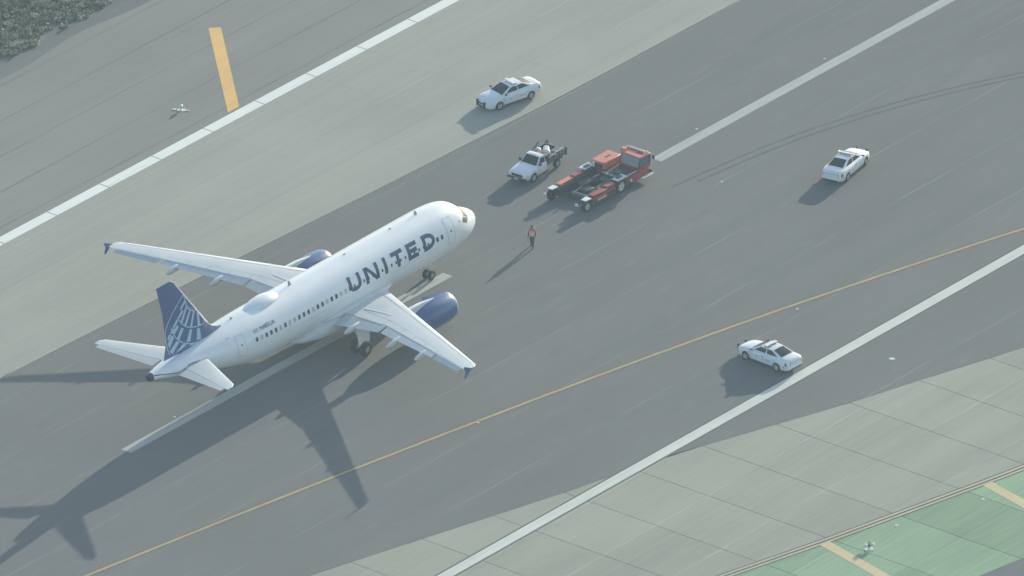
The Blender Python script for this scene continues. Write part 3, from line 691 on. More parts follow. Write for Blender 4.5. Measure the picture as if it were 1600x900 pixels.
# globe motif: light patches on the near face of the fin, drawn in photo-free fin coordinates (x aft, z)
def fin_y(x, z, off):
    le, ch, tc = fst(z); u = min(max((x-le)/ch, 0.001), 1.0); _, th = foil()
    return -(max(th(u), 0)*tc*ch*.5 + off)
GLOBE = {'stripe': [[(33.169, 8.788), (33.016, 8.632), (33.491, 7.632), (33.666, 7.828)], [(32.754, 8.354), (32.577, 8.253), (33.075, 7.229), (33.273, 7.418)], [(32.334, 8.11), (32.134, 8.032), (32.432, 6.913), (32.655, 7.0)], [(31.845, 7.887), (31.669, 7.77), (31.539, 6.692), (31.785, 6.748)], [(33.244, 9.362), (33.08, 9.202), (33.597, 8.739), (33.762, 8.843)], [(33.597, 8.739), (33.4, 8.542), (33.781, 8.13), (33.923, 8.265)], [(34.162, 7.717), (33.944, 7.472), (34.405, 7.027), (34.577, 7.279)], [(33.679, 7.328), (33.414, 7.144), (33.884, 6.366), (34.147, 6.589)], [(32.749, 6.844), (32.482, 6.74), (32.73, 5.834), (33.086, 5.973)], [(31.88, 6.545), (31.612, 6.496), (31.544, 5.61), (31.937, 5.644)], [(30.932, 6.696), (30.731, 6.617), (30.44, 5.684), (30.756, 5.647)], [(34.705, 7.128), (34.489, 6.803), (34.922, 6.131), (35.112, 6.566)], [(34.218, 6.456), (33.909, 6.239), (34.634, 5.576), (34.906, 5.884)], [(33.558, 5.957), (33.114, 5.767), (33.793, 5.552), (34.242, 5.543)], [(32.556, 5.605), (32.11, 5.486), (32.559, 5.486), (32.783, 5.533)], [(34.172, 8.202), (33.975, 8.005), (34.39, 7.566), (34.566, 7.715)], [(34.579, 7.64), (34.393, 7.447), (34.702, 7.207), (34.845, 7.343)], [(34.98, 7.316), (34.805, 7.127), (35.017, 6.769), (35.146, 6.98)], [(33.007, 8.989), (32.855, 8.81), (32.705, 8.511), (32.795, 8.506)], [(32.568, 8.618), (32.458, 8.511), (32.264, 8.219), (32.376, 8.238)]], 'line': [[(33.32, 9.872), (33.744, 9.557), (34.144, 9.233), (34.546, 8.869), (34.835, 8.541), (35.125, 8.174), (35.302, 7.842), (35.388, 7.556), (35.378, 7.071), (35.28, 6.552), (35.127, 6.01), (34.969, 5.628)], [(33.119, 8.993), (32.926, 8.637), (32.653, 8.37), (32.266, 8.131), (31.842, 8.03)], [(34.034, 8.309), (33.842, 7.953), (33.626, 7.636), (33.242, 7.294), (32.856, 7.046), (31.965, 6.746), (31.404, 6.68), (30.898, 6.699)], [(34.767, 7.714), (34.588, 7.283), (34.321, 6.801), (33.939, 6.387), (33.555, 6.076), (32.668, 5.641), (31.773, 5.459), (31.154, 5.482)], [(33.321, 9.833), (33.008, 8.95)]]}
for q in GLOBE['stripe']:
    gm = MB(); cxg = sum(p_[0] for p_ in q)/4; q = [(cxg+(p_[0]-cxg)*1.0+(.035 if p_[0] > cxg else -.035), p_[1]) for p_ in q]
    gm.grid(lambda u, v, q=q: A(*(lambda x, z: (x, fin_y(x, z, .012), z))(*[(q[0][k]*(1-u)+q[1][k]*u)*(1-v)+(q[3][k]*(1-u)+q[2][k]*u)*v for k in (0, 1)])), 2, 4)
    gm.build('globe_stripe', 'globe', fin)
for ln in GLOBE['line']:
    gm = MB(); w = .045
    for (xa, za), (xb, zb) in zip(ln, ln[1:]):
        d = Vector((xb-xa, zb-za)); d.normalize(); nx, nz = -d.y*w, d.x*w
        pts = [(xa-nx, za-nz), (xb-nx, zb-nz), (xb+nx, zb+nz), (xa+nx, za+nz)]
        gm.add([A(x, fin_y(x, z, .016), z) for x, z in pts], [(0, 1, 2, 3)])
    gm.build('globe_line', 'globe_line', fin)
# cheat line round the tail cone
def skin_pt(x, z, off=.012):
    t_, b_, w_ = sec(x); c_, h_ = (t_+b_)/2, (t_-b_)/2
    q_ = max(-.98, min(.98, (z-ZC-c_)/h_)); return A(x, -(w_*math.sqrt(1-q_*q_)+off), z)
tl = [(37.05, 4.86), (36.6, 4.80), (36.09, 4.70), (35.5, 4.55), (34.87, 4.42), (34.4, 4.55), (33.96, 4.74), (33.4, 4.74), (32.88, 4.70), (32.3, 4.60)]
mb = MB()
for (xa, za), (xb, zb) in zip(tl, tl[1:]):
    mb.add([skin_pt(xa, za-.035), skin_pt(xb, zb-.035), skin_pt(xb, zb+.035), skin_pt(xa, za+.035)], [(0, 1, 2, 3)])
mb.build('tail_line', 'letter_blue', plane)

# ------------------------------------------------------------------ road vehicles
def wheel(parent, x, y, r, w=.22, side=1, rim='rim'):
    o = MB().lathe([(-w/2, r*.62), (-w/2, r*.90), (-w/2+.03, r*.98), (-w/2+.06, r), (w/2-.06, r), (w/2-.03, r*.98), (w/2, r*.90), (w/2, r*.62)], (0, 0, 0), 'y', 28, cap=False).build('wheel', 'tyre', parent)
    o.location = (x, y, r)
    mb = MB().lathe([(side*(w/2-.02), r*.63), (side*(w/2-.005), r*.58), (side*(w/2-.05), r*.50), (side*(w/2-.045), r*.2), (side*(w/2-.01), r*.16), (side*(w/2-.005), .01)], (0, 0, 0), 'y', 24, cap=False)
    mb.build('rim', rim, o)
    for k in range(5):
        a = 2*math.pi*k/5
        c = Vector((math.cos(a)*r*.40, side*(w/2-.044), math.sin(a)*r*.40)); t = Vector((-math.sin(a), 0, math.cos(a))); rr = Vector((math.cos(a), 0, math.sin(a)))
        MB().add([c-t*.045-rr*.05, c+t*.045-rr*.05, c+t*.06+rr*.05, c-t*.06+rr*.05], [(0, 1, 2, 3)]).build('rim_hole', 'black_trim', o, smooth=0)
    return o
def arch(x, base, wheels, rad):
    z = base
    for wx, wz in wheels:
        if abs(x-wx) < rad: z = max(z, wz+math.sqrt(rad*rad-(x-wx)**2))
    return z
def car_body(parent, hi, lo, W, wheels, rad, m, prof, name='body'):
    x0, x1 = hi[0][0], hi[-1][0]
    xs_ = set([x0, x1]); n = 46
    for i in range(n+1): xs_.add(x0+(x1-x0)*i/n)
    for wx, _ in wheels:
        for k in range(13): xs_.add(wx+rad*math.cos(math.pi*k/12))
    xs_ = sorted(x for x in xs_ if x0-1e-6 <= x <= x1+1e-6)
    ts = [p[0] for p in prof]; rings = []
    for x in xs_:
        h = smooth_interp(hi, x); l = min(arch(x, interp(lo, x), wheels, rad), h-.06); w = smooth_interp(W, x); base = interp(lo, x)
        L_ = []
        for t in ts:
            z = l+(h-l)*t; tt = (z-base)/(h-base)
            L_.append((x, w*interp(prof, tt), z))
        tw = L_[-1][1]
        top = [(x, tw*s, h+.05*(1-s*s)) for s in (.75, .4, 0, -.4, -.75)]
        rings.append(L_ + top + [(x, -y, z) for x, y, z in L_[::-1]])
    mb = MB(); mb.loft(rings, True, True)
    return mb.build(name, m, parent, smooth=38)
def patch(c00, c10, c11, c01, bulge):
    c = [Vector(q) for q in (c00, c10, c11, c01)]
    nrm = (c[1]-c[0]).cross(c[3]-c[0]).normalized()
    def P(u, v, off=0.0):
        p = (c[0]*(1-u)+c[1]*u)*(1-v)+(c[3]*(1-u)+c[2]*u)*v
        return p + nrm*(bulge*4*u*(1-u)*(.4+.6*4*v*(1-v))*.7 + off)
    return P
def sub(P, u0, u1, v0, v1, off, n=6, m=4):
    return MB().grid(lambda a, b: P(u0+(u1-u0)*a, v0+(v1-v0)*b, off), n, m)
def cabin(parent, A0, A1, R1, R0, m='car_white', name='cabin', split=(.10, .485, .53, .88), glass_v=(.10, .86)):
    """A0 windscreen base, A1 windscreen top, R1 rear top, R0 rear base: each (x, half width, z)"""
    L_ = lambda c: (c[0], c[1], c[2]); Rr = lambda c: (c[0], -c[1], c[2])
    F = patch(Rr(A0), L_(A0), L_(A1), Rr(A1), .10); T = patch(Rr(A1), L_(A1), L_(R1), Rr(R1), .06); B = patch(L_(R0), Rr(R0), Rr(R1), L_(R1), .08)
    SL = patch(L_(A0), L_(R0), L_(R1), L_(A1), .05); SR = patch(Rr(R0), Rr(A0), Rr(A1), Rr(R1), .05)
    mb = MB()
    for P in (F, T, B, SL, SR): mb.grid(lambda u, v, P=P: P(u, v), 10, 8)
    c = mb.build(name, m, parent, smooth=50)
    sub(F, .05, .95, .04, .94, .010, 10, 8).build('windscreen', 'glass', parent, smooth=60)
    sub(B, .07, .93, .12, .92, .010, 10, 8).build('rear_window', 'glass', parent, smooth=60)
    a, b, c_, d = split
    for P, s in ((SL, 1), (SR, -1)):
        for u0, u1 in ((a, b), (c_, d)):
            if u1-u0 < .02: continue
            if s < 0: u0, u1 = 1-u1, 1-u0
            sub(P, u0, u1, glass_v[0], glass_v[1], .010).build('side_window', 'glass', parent, smooth=60)
    return c
def sedan(loc, rz, label, bar_x=-.2, tall=0.0, front='plain'):
    root = empty('sedan', (loc[0], loc[1], 0), rz); tag(root, label, 'car', 'white sedans parked on the airfield')
    wh = [(1.47, .33), (-1.48, .33)]; k = tall
    hi = [(-2.58, .80), (-2.52, .93+k), (-2.35, 1.02+k), (-1.9, 1.045+k), (-1.4, 1.04+k), (0, 1.0+k), (.9, .98+k), (1.2, .95+k), (1.8, .88+k), (2.25, .76+k), (2.42, .66+k*.5), (2.50, .56)]
    lo = [(-2.58, .36), (-2.3, .26), (-1.9, .22), (1.9, .20), (2.3, .22), (2.5, .30)]
    W = [(-2.58, .70), (-2.45, .80), (-2.1, .89), (-1.5, .93), (0, .935), (1.4, .925), (1.9, .90), (2.25, .80), (2.42, .68), (2.50, .55)]
    prof = [(0, .93), (.12, .97), (.35, 1.0), (.62, .995), (.82, .96), (.94, .90), (1.0, .84)]
    car_body(root, hi, lo, W, wh, .385, 'car_white', prof)
    MB().box(-2.2, 2.15, -.72, .72, .20, .55).build('underbody', 'black_trim', root, smooth=0)
    cabin(root, (1.12, .76, .97+k), (.22, .58, 1.40+k), (-.85, .57, 1.405+k), (-1.85, .70, 1.04+k))
    for wx, wz in wh:
        for s in (1, -1): wheel(root, wx, s*.825, .335, .21, s)
    for s in (1, -1):
        MB().hexa([(2.17, s*.78, .60), (2.42, s*.50, .58), (2.47, s*.47, .60), (2.24, s*.79, .62)], [(2.10, s*.76, .74+k*.7), (2.36, s*.50, .71+k*.6), (2.40, s*.48, .70+k*.6), (2.20, s*.78, .72+k*.7)]).build('headlight', 'lamp_clear', root)
        MB().hexa([(-2.22, s*.84, .66), (-2.50, s*.56, .66), (-2.615, s*.60, .66), (-2.33, s*.915, .66)], [(-2.18, s*.82, .88), (-2.46, s*.56, .90), (-2.58, s*.58, .89), (-2.27, s*.895, .89)]).build('tail_light', 'lamp_red', root)
        MB().hexa([(.80, s*.86, 1.0+k), (.98, s*.86, 1.0+k), (.98, s*1.04, 1.02+k), (.84, s*1.04, 1.02+k)], [(.80, s*.86, 1.10+k), (.95, s*.86, 1.10+k), (.95, s*1.04, 1.13+k), (.84, s*1.04, 1.13+k)]).build('wing_mirror', 'black_trim', root, bevel=.02)
        # shut lines, handles, badge on the front door
        for x in (1.02, -.22, -1.28):
            MB().box(x-.012, x+.012, s*.915, s*.940, .38, .90).build('door_seam', 'seam', root, smooth=0)
        for x in (-.05, -1.1):
            MB().box(x-.10, x+.10, s*.92, s*.955, .80, .835).build('door_handle', 'wing', root, smooth=0)
        n = 6; MB().add([(.42+.11*math.cos(2*math.pi*q/n), s*.948, .66+.11*math.sin(2*math.pi*q/n)) for q in range(n)], [tuple(range(n))]).build('door_badge', 'wing_dark', root, smooth=0)
    for s in (1, -1):
        MB().box(-1.05, 1.05, s*.87, s*.915, .205, .30).build('sill_trim', 'black_trim', root, smooth=0)
        MB().box(1.02, 1.26, s*.900, s*.935, .76, .82).build('fender_badge', 'wing_dark', root, smooth=0)
        MB().box(-.95, -.40, s*.930, s*.947, .60, .68).build('door_lettering', 'seam', root, smooth=0)
        MB().box(-2.20, -2.06, s*.87, s*.905, .50, .54).build('side_reflector', 'lamp_red', root, smooth=0)
    MB().box(-2.60, -2.50, -.62, .62, .30, .40).build('rear_valance', 'black_trim', root, smooth=0)
    MB().box(2.40, 2.475, -.42, .42, .50, .62).build('grille', 'black_trim', root, smooth=0)
    MB().box(2.40, 2.485, -.45, .45, .30, .40).build('air_intake', 'black_trim', root, smooth=0)
    MB().box(-2.605, -2.57, -.17, .17, .62, .75).build('number_plate', 'wing', root, smooth=0)
    MB().box(-2.60, -2.56, -.55, .55, .84, .88).build('boot_trim', 'seam', root, smooth=0)
    # push bumper
    pb = MB()
    for s in (-1, 1): pb.box(2.52, 2.62, s*.42-.06, s*.42+.06, .25, .78)
    pb.box(2.50, 2.58, -.5, .5, .52, .60); pb.box(2.50, 2.58, -.45, .45, .30, .37)
    for s in (-1, 1): pb.box(2.30, 2.54, s*.38-.02, s*.38+.02, .38, .44)
    pb.build('push_bumper', 'black_trim', root, smooth=0)
    # roof light bar
    zr = 1.475+k
    lb = MB().box(bar_x-.15, bar_x+.15, -.58, .58, zr, zr+.085).build('light_bar', 'bag', root, bevel=.03)
    MB().box(bar_x-.10, bar_x+.10, -.42, -.36, zr-.06, zr).box(bar_x-.10, bar_x+.10, .36, .42, zr-.06, zr).build('bar_foot', 'black_trim', lb, smooth=0)
    MB().box(bar_x-.152, bar_x+.152, .585, .65, zr+.005, zr+.08).build('bar_lens', 'lens_blue' if front == 'b' else 'lens_amber', lb, bevel=.02)
    MB().box(bar_x-.152, bar_x+.152, -.65, -.585, zr+.005, zr+.08).build('bar_lens', 'lens_amber', lb, bevel=.02)
    MB().box(bar_x-.165, bar_x-.152, -.50, .50, zr+.02, zr+.065).build('bar_lens', 'black_trim', lb, smooth=0)
    MB().tube([(-1.2, .25, 1.44+k), (-1.28, .25, 1.75+k)], .012, 6).build('aerial', 'black_trim', root)
    return root
sedan((62.06, 15.05), R(166.5), 'white police sedan facing the camera on the pale concrete lane', -.18, .04, 'b')
sedan((68.20, -12.20), R(11.5), 'white police sedan seen from behind, driving off on open asphalt', -.1, .0)
sedan((39.90, -27.45), R(87.8), 'white police sedan standing broadside next to the white edge line', -.2, .0)

# pickup truck
pt = empty('pickup_truck', (53.95, 5.72, 0), R(183)); tag(pt, 'small white pickup truck with dark flatbed beside the red tow tractor', 'truck')
wh = [(1.52, .35), (-1.45, .35)]
hi = [(-.15, 1.05), (.3, 1.05), (.85, 1.04), (1.2, 1.02), (2.0, .95), (2.35, .88), (2.45, .80)]
lo = [(-.15, .34), (.9, .32), (2.2, .36), (2.45, .46)]
W = [(-.15, .87), (1.2, .89), (2.0, .87), (2.3, .82), (2.45, .76)]
car_body(pt, hi, lo, W, wh[:1], .42, 'car_white', [(0, .95), (.2, .985), (.5, 1.0), (.8, .98), (.93, .94), (1.0, .87)])
cabin(pt, (.98, .76, 1.03), (.42, .63, 1.56), (-.02, .63, 1.57), (-.14, .76, 1.05), name='cab', split=(.12, .86, 0, 0))
for wx, wz in wh:
    for s in (1, -1): wheel(pt, wx, s*.78, .36, .23, s)
MB().box(-2.3, 2.2, -.45, .45, .40, .58).build('chassis', 'black_trim', pt, smooth=0)
MB().box(-2.45, -.22, -.92, .92, .80, .90).build('flatbed', 'bed_grey', pt, bevel=.01)
for s in (1, -1):
    MB().box(-2.42, -.26, s*.92-.03, s*.92+.03, .88, 1.18).build('bed_side', 'bed_grey', pt, smooth=0)
    for x in (-2.35, -1.6, -.9, -.3):
        MB().box(x-.03, x+.03, s*.955-.02, s*.955+.02, .74, 1.22).build('stake', 'dark', pt, smooth=0)
    MB().box(-1.95, -.95, s*.90-.05, s*.90+.05, .68, .79).build('mudguard', 'black_trim', pt, smooth=0)
    MB().hexa([(2.30, s*.80, .66), (2.42, s*.48, .66), (2.475, s*.48, .66), (2.36, s*.82, .66)], [(2.28, s*.79, .82), (2.40, s*.48, .82), (2.455, s*.48, .82), (2.34, s*.81, .82)]).build('headlight', 'lamp_clear', pt)
    MB().box(.72, .86, s*.80, s*1.02, 1.06, 1.27).build('wing_mirror', 'black_trim' , pt, bevel=.02)
    MB().box(.88, .905, s*.875, s*.895, .45, .98).build('door_seam', 'seam', pt, smooth=0)
    MB().box(.02, .18, s*.88, s*.91, .88, .92).build('door_handle', 'wing', pt, smooth=0)
    MB().box(-2.49, -2.45, s*.80-.07, s*.80+.07, .70, .82).build('tail_light', 'lamp_red', pt, smooth=0)
MB().box(-.24, -.18, -.84, .84, .88, 1.42).build('headboard', 'dark', pt, smooth=0)
MB().box(-2.46, -2.40, -.90, .90, .88, 1.12).build('tailboard', 'bed_grey', pt, smooth=0)
MB().box(-2.56, -2.40, -.92, -.80, .70, 1.40).box(-2.56, -2.40, .80, .92, .70, 1.30).build('lift_post', 'dark', pt, smooth=0)
MB().box(2.42, 2.50, -.48, .48, .62, .80).build('grille', 'black_trim', pt, smooth=0)
MB().box(2.36, 2.58, -.84, .84, .40, .56).build('bumper', 'black_trim', pt, bevel=.03)
MB().box(2.58, 2.60, -.18, .18, .42, .54).build('number_plate', 'pale_metal', pt, smooth=0)
def on_truck(mb, name, m, label, cat, group=None, bevel=0.0):
    o = mb.build(name, m, None, bevel=bevel); o.matrix_world = Matrix.Translation((53.95, 5.72, 0)) @ Matrix.Rotation(R(183), 4, 'Z')
    return tag(o, label, cat, group)
on_truck(MB().box(-.75, -.32, -.75, .55, .92, 1.34), 'crate', 'wood', 'brown wooden crate on the truck bed right behind the cab', 'crate', bevel=.02)
on_truck(MB().tube([(-.45, -.78, 1.25), (-1.3, -.78, 1.72)], .05, 8), 'pipe', 'dark', 'dark pipe sticking up from the truck bed', 'pipe')
def sack(cx, cy, cz, a, b, c):
    mb = MB(); rings = []
    for i in range(7):
        t = -1+2*i/6; r = math.sqrt(max(.04, 1-t*t))**.6
        rings.append([(cx+a*r*math.cos(2*math.pi*k/14)*(1+.12*math.sin(3*k+i)), cy+b*r*math.sin(2*math.pi*k/14)*(1+.1*math.cos(2*k)), cz+c*t) for k in range(14)])
    return mb.loft(rings)
on_truck(sack(-1.15, .05, 1.20, .26, .34, .27), 'sack', 'bag', 'larger white sack on the middle of the truck bed', 'sack', 'white sacks on the truck')
on_truck(sack(-1.72, -.35, 1.14, .20, .28, .22), 'sack', 'bag', 'smaller white sack towards the tail of the truck bed', 'sack', 'white sacks on the truck')
on_truck(sack(-.98, -.55, 1.24, .20, .24, .22), 'sack', 'bag', 'white sack leaning on the crate on the truck bed', 'sack', 'white sacks on the truck')
on_truck(MB().tube([(-.4, .86, 1.26), (-2.2, .80, 1.42)], .035, 8), 'pole', 'pale_metal', 'pale pole lying along the near edge of the truck bed', 'pole')
on_truck(MB().box(-2.25, -1.95, -.75, -.25, .92, 1.36), 'drum', 'dark', 'dark upright bin at the tail corner of the truck bed', 'bin', bevel=.06)
on_truck(MB().box(-2.3, -1.45, .15, .80, .92, 1.24), 'tool_box', 'bed_grey', 'dark tool box at the tail of the truck bed', 'box', bevel=.03)
on_truck(MB().box(-1.35, -.85, .42, .85, .92, 1.20), 'tool_box', 'dark', 'black box on the truck bed between crate and tail', 'box', bevel=.03)

# tow tractor (opening towards the airliner: local +x points at the aircraft)
tt = empty('tow_tractor', (54.45, .28, 0), R(180)); tag(tt, 'red towbarless aircraft tow tractor with open fork and cab', 'tractor')
def W2L(x, y): return (54.45-x, .28-y)
def wbox(mb, x0, x1, y0, y1, z0, z1):
    a, b = W2L(x0, y0); c, d = W2L(x1, y1)
    return mb.box(min(a, c), max(a, c), min(b, d), max(b, d), z0, z1)
def part(name, m, x0, x1, y0, y1, z0, z1, bevel=.02, parent=tt):
    return wbox(MB(), x0, x1, y0, y1, z0, z1).build(name, m, parent, bevel=bevel)
def w3(x, y, z): a, b = W2L(x, y); return (a, b, z)
part('chassis', 'red', 55.75, 58.35, -1.42, 2.0, .34, .95, .04)
part('deck', 'deck', 55.5, 57.1, -1.30, .52, .951, .99, .01)
part('deck_edge', 'pale_metal', 55.36, 55.46, -1.2, .6, .88, 1.0, .01)
# fork arms: stepped red beams, inner beams dark-coloured partly for their shade
for s, ya, yb in ((1, -1.52, -.90), (-1, 1.46, 2.08)):
    sg = -1 if s > 0 else 1                      # outward direction
    yo = ya if s > 0 else yb                     # outer face
    def lat(d0, d1): return (min(yo-sg*d0, yo-sg*d1), max(yo-sg*d0, yo-sg*d1))
    a, b = lat(.34, .62)
    arm = part('fork_arm', 'deck', 51.3, 55.75, a, b, .28, .92, .03)
    a, b = lat(.0, .40)
    part('side_panel', 'red', 51.62, 54.30, a, b, .30, .84, .03, arm)
    part('arm_cover', 'red' if s > 0 else 'red_sunlit', 51.7, 53.3, *lat(-.01, .50), .925, 1.04, .03, arm)  # far cover takes the sunlit red, near cover the shaded one
    part('arm_cover', 'red', 53.36, 54.35, *lat(.05, .50), .925, 1.12, .03, arm)
    part('arm_plate', 'pale_metal', 52.2, 53.2, *lat(-.012, .0), .48, .60, 0, arm)
    part('arm_hatch', 'dark', 53.35, 54.1, *lat(-.012, .0), .40, .74, 0, arm)
    part('arm_hatch', 'dark', 51.7, 52.05, *lat(-.012, .0), .40, .74, 0, arm)
    MB().tube([w3(51.9, yo-sg*.56, 1.08), w3(52.8, yo-sg*.62, 1.14), w3(54.2, yo-sg*.60, 1.16), w3(55.4, yo-sg*.70, 1.02)], .028, 6).build('hose', 'black_trim', arm)
    MB().tube([w3(51.7, yo-sg*.64, .80), w3(53.0, yo-sg*.70, .86), w3(54.6, yo-sg*.72, .80)], .022, 6).build('hose', 'black_trim', arm)
    part('fender', 'pale_metal', 54.45, 55.60, *lat(-.10, .52), 1.17, 1.25, .03)
    part('fender_skirt', 'dark', 54.50, 55.55, *lat(.36, .50), .95, 1.165, .02)
    part('fender_box', 'dark', 54.75, 55.25, *lat(.15, .42), 1.252, 1.34, .02)
    part('tip_fender', 'bag', 50.75, 51.42, *lat(-.04, .46), .93, 1.00, .03)
    part('tip_bracket', 'dark', 51.05, 51.45, *lat(.36, .55), .35, .93, .02)
    for x, r in ((51.02, .43), (55.0, .56)):
        lx, ly = W2L(x, yo-sg*.17)
        wheel(tt, lx, ly, r, .32, 1 if s > 0 else -1, 'pale_metal')
    # tip lamp on a stalk
    yl = -.88 if s > 0 else 2.12
    st_ = MB().tube([w3(51.2, yl, .35), w3(50.62, yl, .35), w3(50.52, yl, .48)], .035, 8).build('lamp_stalk', 'pale_metal', tt)
    MB().lathe([(-.10, .04), (-.06, .11), (.02, .13), (.10, .09), (.13, .02)], w3(50.48, yl, .56), 'z', 16).build('lamp', 'light_glass', st_)
# cradle between the arms
part('cradle_beam', 'dark', 54.4, 55.4, -1.0, 1.56, .22, .60, .04)
part('cradle_floor', 'deck', 52.3, 54.4, -.86, 1.40, .16, .34, .02)
part('cradle_block', 'dark', 52.75, 53.6, -.10, .75, .345, .62, .06)
part('cradle_roller', 'grey_metal', 52.32, 52.5, -.5, 1.05, .345, .46, .05)
part('cradle_gate', 'deck', 52.0, 52.3, -.6, 1.15, .16, .42, .03)
for y in (-.35, .85):
    MB().tube([w3(54.3, y, .72), w3(52.9, y, .50)], .07, 10).build('ram', 'grey_metal', tt)
    MB().tube([w3(52.9, y, .50), w3(52.2, y, .40)], .04, 10).build('ram_rod', 'pale_metal', tt)
part('valve_block', 'dark', 53.1, 53.6, -.95, -.55, .55, .82, .03); part('valve_cap', 'pale_metal', 53.15, 53.35, -.9, -.78, .82, .90, .01)
part('valve_cap', 'pale_metal', 52.4, 52.75, -.98, -.85, .60, .72, .01)
part('control_box', 'dark', 54.5, 55.3, -.6, .3, .60, .86, .03)
part('machinery_shade', 'dark', 53.7, 54.6, -.85, -.2, .25, .80, .04); part('machinery_shade', 'dark', 53.2, 54.4, .55, 1.35, .25, .72, .04)  # blocks added so the shadowed space between the arms reads dark
part('accumulator', 'grey_metal', 54.6, 55.3, .75, .95, .62, .80, .06); part('oil_tank', 'dark', 55.5, 56.0, -.95, -.35, .99, 1.24, .04)
part('junction_box', 'pale_metal', 53.25, 53.5, -.75, -.55, .825, .95, .02); part('junction_box', 'bag', 52.55, 52.72, -.82, -.70, .45, .60, .02)
for q in range(4):
    MB().tube([w3(55.45, -.9+.42*q, 1.02), w3(54.9, -.8+.40*q, .98), w3(54.2, -.7+.45*q, .70)], .025, 6).build('hose', 'black_trim', tt)
part('deck_rail', 'pale_metal', 55.9, 57.0, -1.36, -1.31, 1.0, 1.08, .01); part('deck_hatch', 'dark', 56.2, 56.9, -.5, .3, .991, 1.02, .01)
# engine cover on the far side
part('engine_cover', 'red_sunlit', 55.75, 57.75, .72, 1.98, .955, 1.50, .06)
part('cover_slot', 'dark', 56.55, 57.2, 1.2, 1.42, 1.49, 1.508, 0)
part('cover_grille', 'dark', 55.735, 55.75, .9, 1.8, 1.02, 1.35, 0)
part('exhaust_stack', 'pale_metal', 55.2, 55.32, 1.3, 1.42, 1.25, 1.62, .02)
# side cabinet and steps
part('side_cabinet', 'red', 56.15, 57.0, -1.62, -1.425, .40, .96, .02)
part('side_marker', 'bag', 56.0, 56.12, -1.62, -1.5, .58, .80, .01)
part('step', 'pale_metal', 57.25, 58.5, -1.78, -1.44, .36, .42, .01)
part('rear_bumper', 'dark', 58.36, 58.62, -1.5, 1.9, .36, .66, .03)
# cab: frame posts, glass, roof
cx0, cx1, cy0, cy1, cz0, cz1 = 57.1, 58.45, -1.46, .40, .955, 1.93
part('cab_base', 'red', cx0, cx1, cy0, cy1, cz0, 1.22, .03)
posts = [(cx0+.30, cy0+.05, cx0), (cx0+.30, cy1-.05, cx0), (cx1-.05, cy0+.05, cx1-.02), (cx1-.05, cy1-.05, cx1-.02)]
for (tx_, ty_, bx_) in posts:
    MB().hexa([w3(bx_-.04, ty_-.05, 1.22), w3(bx_+.06, ty_-.05, 1.22), w3(bx_+.06, ty_+.05, 1.22), w3(bx_-.04, ty_+.05, 1.22)],
              [w3(tx_-.04, ty_-.05, cz1), w3(tx_+.04, ty_-.05, cz1), w3(tx_+.04, ty_+.05, cz1), w3(tx_-.04, ty_+.05, cz1)]).build('cab_post', 'dark', tt)
def pane(name, pts, m='cab_glass'):
    n = Vector(pts[1])-Vector(pts[0]); n = n.cross(Vector(pts[2])-Vector(pts[0])).normalized()*.02
    MB().hexa([w3(*(Vector(p)-n)) for p in pts], [w3(*(Vector(p)+n)) for p in pts]).build(name, M[m], tt, smooth=0)
M['cab_glass'] = mat('cab_glass', (0.10, 0.13, 0.14), 0.08, spec=0.8)
pane('windscreen', [(cx0+.0, cy0+.10, 1.23), (cx0+.0, cy1-.10, 1.23), (cx0+.28, cy1-.10, cz1-.02), (cx0+.28, cy0+.10, cz1-.02)])
pane('rear_window', [(cx1-.05, cy0+.10, 1.23), (cx1-.05, cy1-.10, 1.23), (cx1-.05, cy1-.10, cz1-.02), (cx1-.05, cy0+.10, cz1-.02)])
for y in (cy0+.05, cy1-.05):
    pane('side_window', [(cx0+.10, y, 1.23), (cx1-.09, y, 1.23), (cx1-.09, y, cz1-.02), (cx0+.36, y, cz1-.02)])
part('driver_seat', 'dark', 57.75, 58.2, -.85, -.3, 1.22, 1.62, .05)
part('steering_column', 'dark', 57.45, 57.58, -.65, -.5, 1.2, 1.5, .02)
part('cab_roof', 'red_sunlit', cx0+.18, cx1+.05, cy0-.02, cy1+.02, cz1, cz1+.09, .03)
part('roof_vent', 'dark', cx0+.75, cx1-.5, cy0+.25, cy0+.75, cz1+.091, cz1+.14, .01)
part('roof_bar', 'grey_metal', cx1-.42, cx1-.18, cy0+.35, cy1+.15, cz1+.092, cz1+.20, .04)
part('roof_box', 'red_sunlit', cx0+.25, cx0+.65, cy1-.25, cy1+.15, cz1+.092, cz1+.30, .03)
part('work_lamp', 'light_glass', cx1-.25, cx1-.08, cy0+.08, cy0+.26, cz1+.092, cz1+.22, .03)
MB().lathe([(0, .09), (.12, .085), (.18, .05), (.19, .01)], w3(cx0+.75, cy1-.02, cz1+.09), 'z', 16).build('beacon', 'lens_amber', tt)
MB().lathe([(0, .05), (.10, .05), (.12, .01)], w3(cx0+.32, cy1-.12, cz1+.30), 'z', 12).build('beacon', 'pale_metal', tt)
MB().tube([w3(cx1+.02, cy0-.02, 1.85), w3(cx1+.22, cy0-.10, 1.85), w3(cx1+.22, cy0-.10, 1.5)], .02, 6).build('mirror_arm', 'pale_metal', tt)
part('wing_mirror', 'black_trim', cx1+.18, cx1+.24, cy0-.22, cy0+.0, 1.45, 1.75, .02)
part('rear_post', 'pale_metal', cx1+.02, cx1+.10, cy0-.0, cy0+.10, .96, 1.93, .01)

